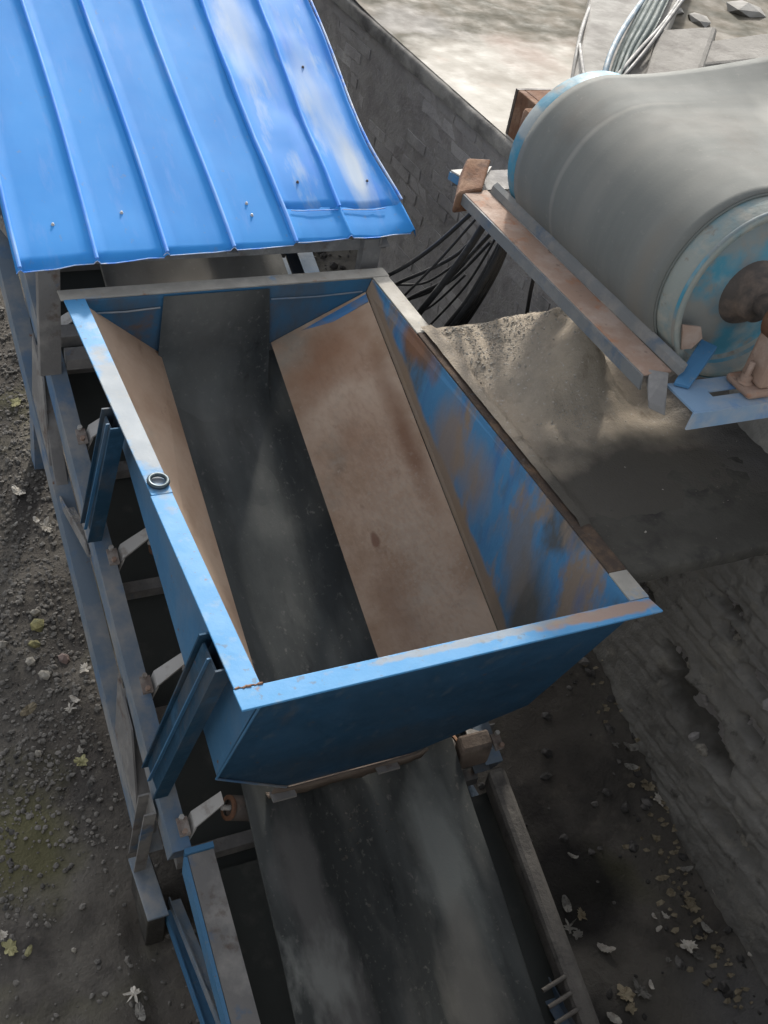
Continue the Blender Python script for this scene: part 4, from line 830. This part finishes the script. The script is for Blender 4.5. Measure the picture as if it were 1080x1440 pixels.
# ------------------------------------------------------------------ leaves and single stones
def leaf_mesh(k, lobed=True):
    rnd = random.Random(40 + k); n = 30; vs = [(0, 0, 0)]; cur = rnd.uniform(.25, .5)
    for i in range(n):
        a = 2 * math.pi * i / n
        if lobed: lo = .56 if k == 0 else .74; r = (lo + (1 - lo) * math.cos(5 * (a + .3 * math.sin(a + k))) * (.55 + .45 * math.cos(a))) * rnd.uniform(.66, 1.08)
        else: r = 1 / math.sqrt((math.cos(a) / 1.0) ** 2 + (math.sin(a) / .58) ** 2) * rnd.uniform(.9, 1.06)
        x, y = r * math.cos(a), r * math.sin(a)
        vs.append((x, y, cur * (x * x - .4 * y * y) * .8 + rnd.uniform(-.06, .10)))
    fs = [(0, 1 + i, 1 + (i + 1) % n) for i in range(n)]
    me = bpy.data.meshes.new('leaf'); me.from_pydata(vs, [], fs); me.update(); return me
LM = [leaf_mesh(k, k % 3 != 2) for k in range(6)]
LMM = {}
def leaf(px, py, spx, kind, label, k=None, up=.018, grp='dry fallen leaves on the pit floor', tilt=.35):
    p = at_floor(px, py, up); s = spx / FP * (p - Vector(CAM)).length / 2
    k = random.randrange(6) if k is None else k
    if (k, kind) not in LMM: LMM[(k, kind)] = mesh_copy(LM[k], M[kind])
    o = bpy.data.objects.new('leaf', LMM[(k, kind)]); COL.objects.link(o); o.location = p; o.scale = (s, s * .85, s)
    o.rotation_euler = (random.uniform(-tilt, tilt), random.uniform(-tilt, tilt), random.uniform(0, 6.28)); tag(o, label, 'leaf', grp); return o
def pebble(px, py, spx, me, label):
    p = at_floor(px, py, .008); s = spx / FP * (p - Vector(CAM)).length / 2
    o = bpy.data.objects.new('stone', me); COL.objects.link(o); o.location = p; o.scale = (s, s, s); o.rotation_euler = (0, 0, random.uniform(0, 6)); tag(o, label, 'stone', 'single stones on the dark soil'); return o
W, T, G_, Y_ = 'leaf_white', 'leaf_tan', 'leaf_grey', 'leaf_yellow'
leaf(188, 1397, 34, W, 'star shaped white leaf at the bottom edge left of the blue ground beam', 0)
leaf(197, 1424, 26, G_, 'greyish curled leaf just below the star shaped white leaf', 2)
leaf(14, 1332, 32, Y_, 'large pale yellow leaf at the lower left corner', 1)
leaf(40, 1338, 16, Y_, 'small pale yellow leaf right of the large one at the lower left', 2)
leaf(3, 1315, 20, W, 'white leaf cut by the left picture edge above the pale yellow one', 3)
leaf(120, 940, 26, W, 'crisp white leaf on bare soil left of the conveyor chord', 4)
leaf(98, 996, 24, W, 'broad white leaf of the pair below the crisp white leaf', 0)
leaf(106, 984, 18, W, 'narrow white leaf leaning on the broad one of the pair', 2)
leaf(40, 998, 26, T, 'curled tan leaf on the gravel at the left', 2)
leaf(114, 1070, 28, 'leaf_yellow', 'olive yellow leaf lying flat beside a dark hole', 1)
leaf(113, 1055, 14, W, 'tiny white leaf above the olive yellow leaf', 3)
leaf(26, 692, 26, W, 'twisted white leaf on the gravel near the left edge', 2)
leaf(65, 740, 30, W, 'roundish white leaf beside the conveyor, halfway up the left side', 3)
leaf(51, 731, 14, W, 'small white leaf left of the roundish white leaf', 5)
leaf(22, 566, 26, Y_, 'pale yellow leaf highest up beside the conveyor', 1)
leaf(6, 630, 18, G_, 'grey leaf at the left edge below the highest yellow leaf', 0)
leaf(20, 738, 12, G_, 'small grey leaf on gravel left of the roundish white leaf', 2)
pebble(53, 879, 24, ROLIVE[0], 'large mossy yellow stone on the gravel')
pebble(48, 906, 15, ROLIVE[1], 'small mossy yellow stone below the large one')
pebble(49, 861, 16, RPALE[0], 'pale flat stone above the mossy yellow stone')
pebble(90, 926, 20, RPINK, 'pinkish stone left of the crisp white leaf')
pebble(43, 930, 16, RPALE[2], 'grey rounded stone below the mossy yellow stones')
pebble(62, 949, 16, RPALE[3], 'whitish stone between the pinkish stone and the tan leaf')
pebble(4, 907, 14, RPALE[4], 'small pale stone at the left edge of the gravel')
pebble(54, 1060, 11, RPALE[5], 'small whitish stone left of the olive yellow leaf')
pebble(104, 1336, 9, RPALE[1], 'tiny pale stone on the bare soil near the bottom')
GR = 'dry fallen leaves on the pit floor'
for px, py, s, kd, lab, k in (
    (1012, 1256, 44, W, 'big pale lobed leaf lying at the foot of the wall', 0),
    (1000, 1234, 30, G_, 'crumpled leaf just above the big pale lobed leaf', 3),
    (1046, 1298, 34, G_, 'wide grey leaf right of and below the big pale lobed leaf', 1),
    (1034, 1284, 20, G_, 'narrow grey leaf standing against the wide grey leaf', 2),
    (1066, 1334, 26, G_, 'flat grey leaf by the wall foot at the right picture edge', 2),
    (994, 1306, 20, G_, 'small curled leaf below the big pale lobed leaf', 2),
    (968, 1330, 34, W, 'pale pointed leaf on bare floor, lower right', 4),
    (980, 1344, 18, G_, 'small leaf touching the pale pointed leaf', 5),
    (975, 1275, 26, T, 'tan leaf at the left end of the leaf litter by the wall', 1),
    (964, 1222, 20, G_, 'lone grey leaf at the top of the leaf litter', 5),
    (936, 1288, 15, W, 'right hand of three tiny white leaves on the black floor', 3),
    (920, 1289, 13, W, 'upper left of three tiny white leaves on the black floor', 5),
    (926, 1306, 12, W, 'lowest of three tiny white leaves on the black floor', 2),
    (852, 1334, 26, W, 'folded white leaf alone on the black floor', 2),
    (797, 1272, 24, G_, 'upright leaf topmost in the clump beside the right rail', 2),
    (800, 1304, 34, G_, 'widest leaf of the clump beside the right rail', 0),
    (818, 1286, 26, T, 'spiky tan leaf of the clump beside the right rail', 4),
    (812, 1314, 20, G_, 'lowest leaf of the clump beside the right rail', 1),
    (880, 1398, 42, T, 'large brown curled leaf near the bottom', 1),
    (902, 1394, 36, G_, 'grey leaf overlapping the large brown curled leaf', 3),
    (888, 1418, 24, T, 'brown leaf below the large brown curled leaf', 4),
    (864, 1432, 22, W, 'pale leaf at the bottom edge left of the brown leaves', 5),
    (916, 1386, 14, W, 'small upright pale leaf right of the brown leaves', 2),
    (886, 1050, 32, G_, 'pale long leaf at the wall foot just below the hopper corner', 2),
    (865, 1047, 18, G_, 'short grey leaf left of the pale long leaf under the hopper corner', 3),
    (888, 1078, 20, G_, 'small grey leaf below the pale long leaf under the hopper corner', 5),
    (927, 1124, 26, W, 'rounded pale leaf at the wall foot, midway down the right side', 3),
    (912, 1106, 28, T, 'brownish leaf above the rounded pale leaf', 1),
    (806, 1204, 16, G_, 'faint grey leaf on the black floor right of the rail', 2),
    (1058, 1340, 16, W, 'thin pale leaf at the right edge', 2),
    (940, 1350, 12, G_, 'small grey leaf left of the pale pointed leaf', 1)):
    leaf(px, py, s, kd, lab, k)
# leaf litter at the wall foot, too broken to count
mb = MB(); rnd = random.Random(77)
for i in range(200):
    y = rnd.uniform(-.6, 1.2); x = WX - .06 - abs(rnd.gauss(0, .09)) - .12 * sst(.35, -.2, y)
    if rnd.random() > .25 + .75 * sst(.5, .0, y): continue
    z = floor_z(x, y) + rnd.uniform(.004, .03); a = rnd.uniform(0, 6.28); s = rnd.uniform(.008, .026)
    q = [Vector((s * math.cos(a + t) * f, s * math.sin(a + t) * f * .7, rnd.uniform(-.008, .008))) for t, f in ((0, 1), (1.2, .7), (2.4, 1), (3.6, .8), (5, .9))]
    mb.add([Vector((x, y, z)) + v for v in q], [(0, 1, 2, 3, 4)])
o = mb.build('leaf_litter', M['leaf_tan']); o['kind'] = 'stuff'; o['label'] = 'broken brown leaf litter along the foot of the wall'; o['category'] = 'leaf litter'
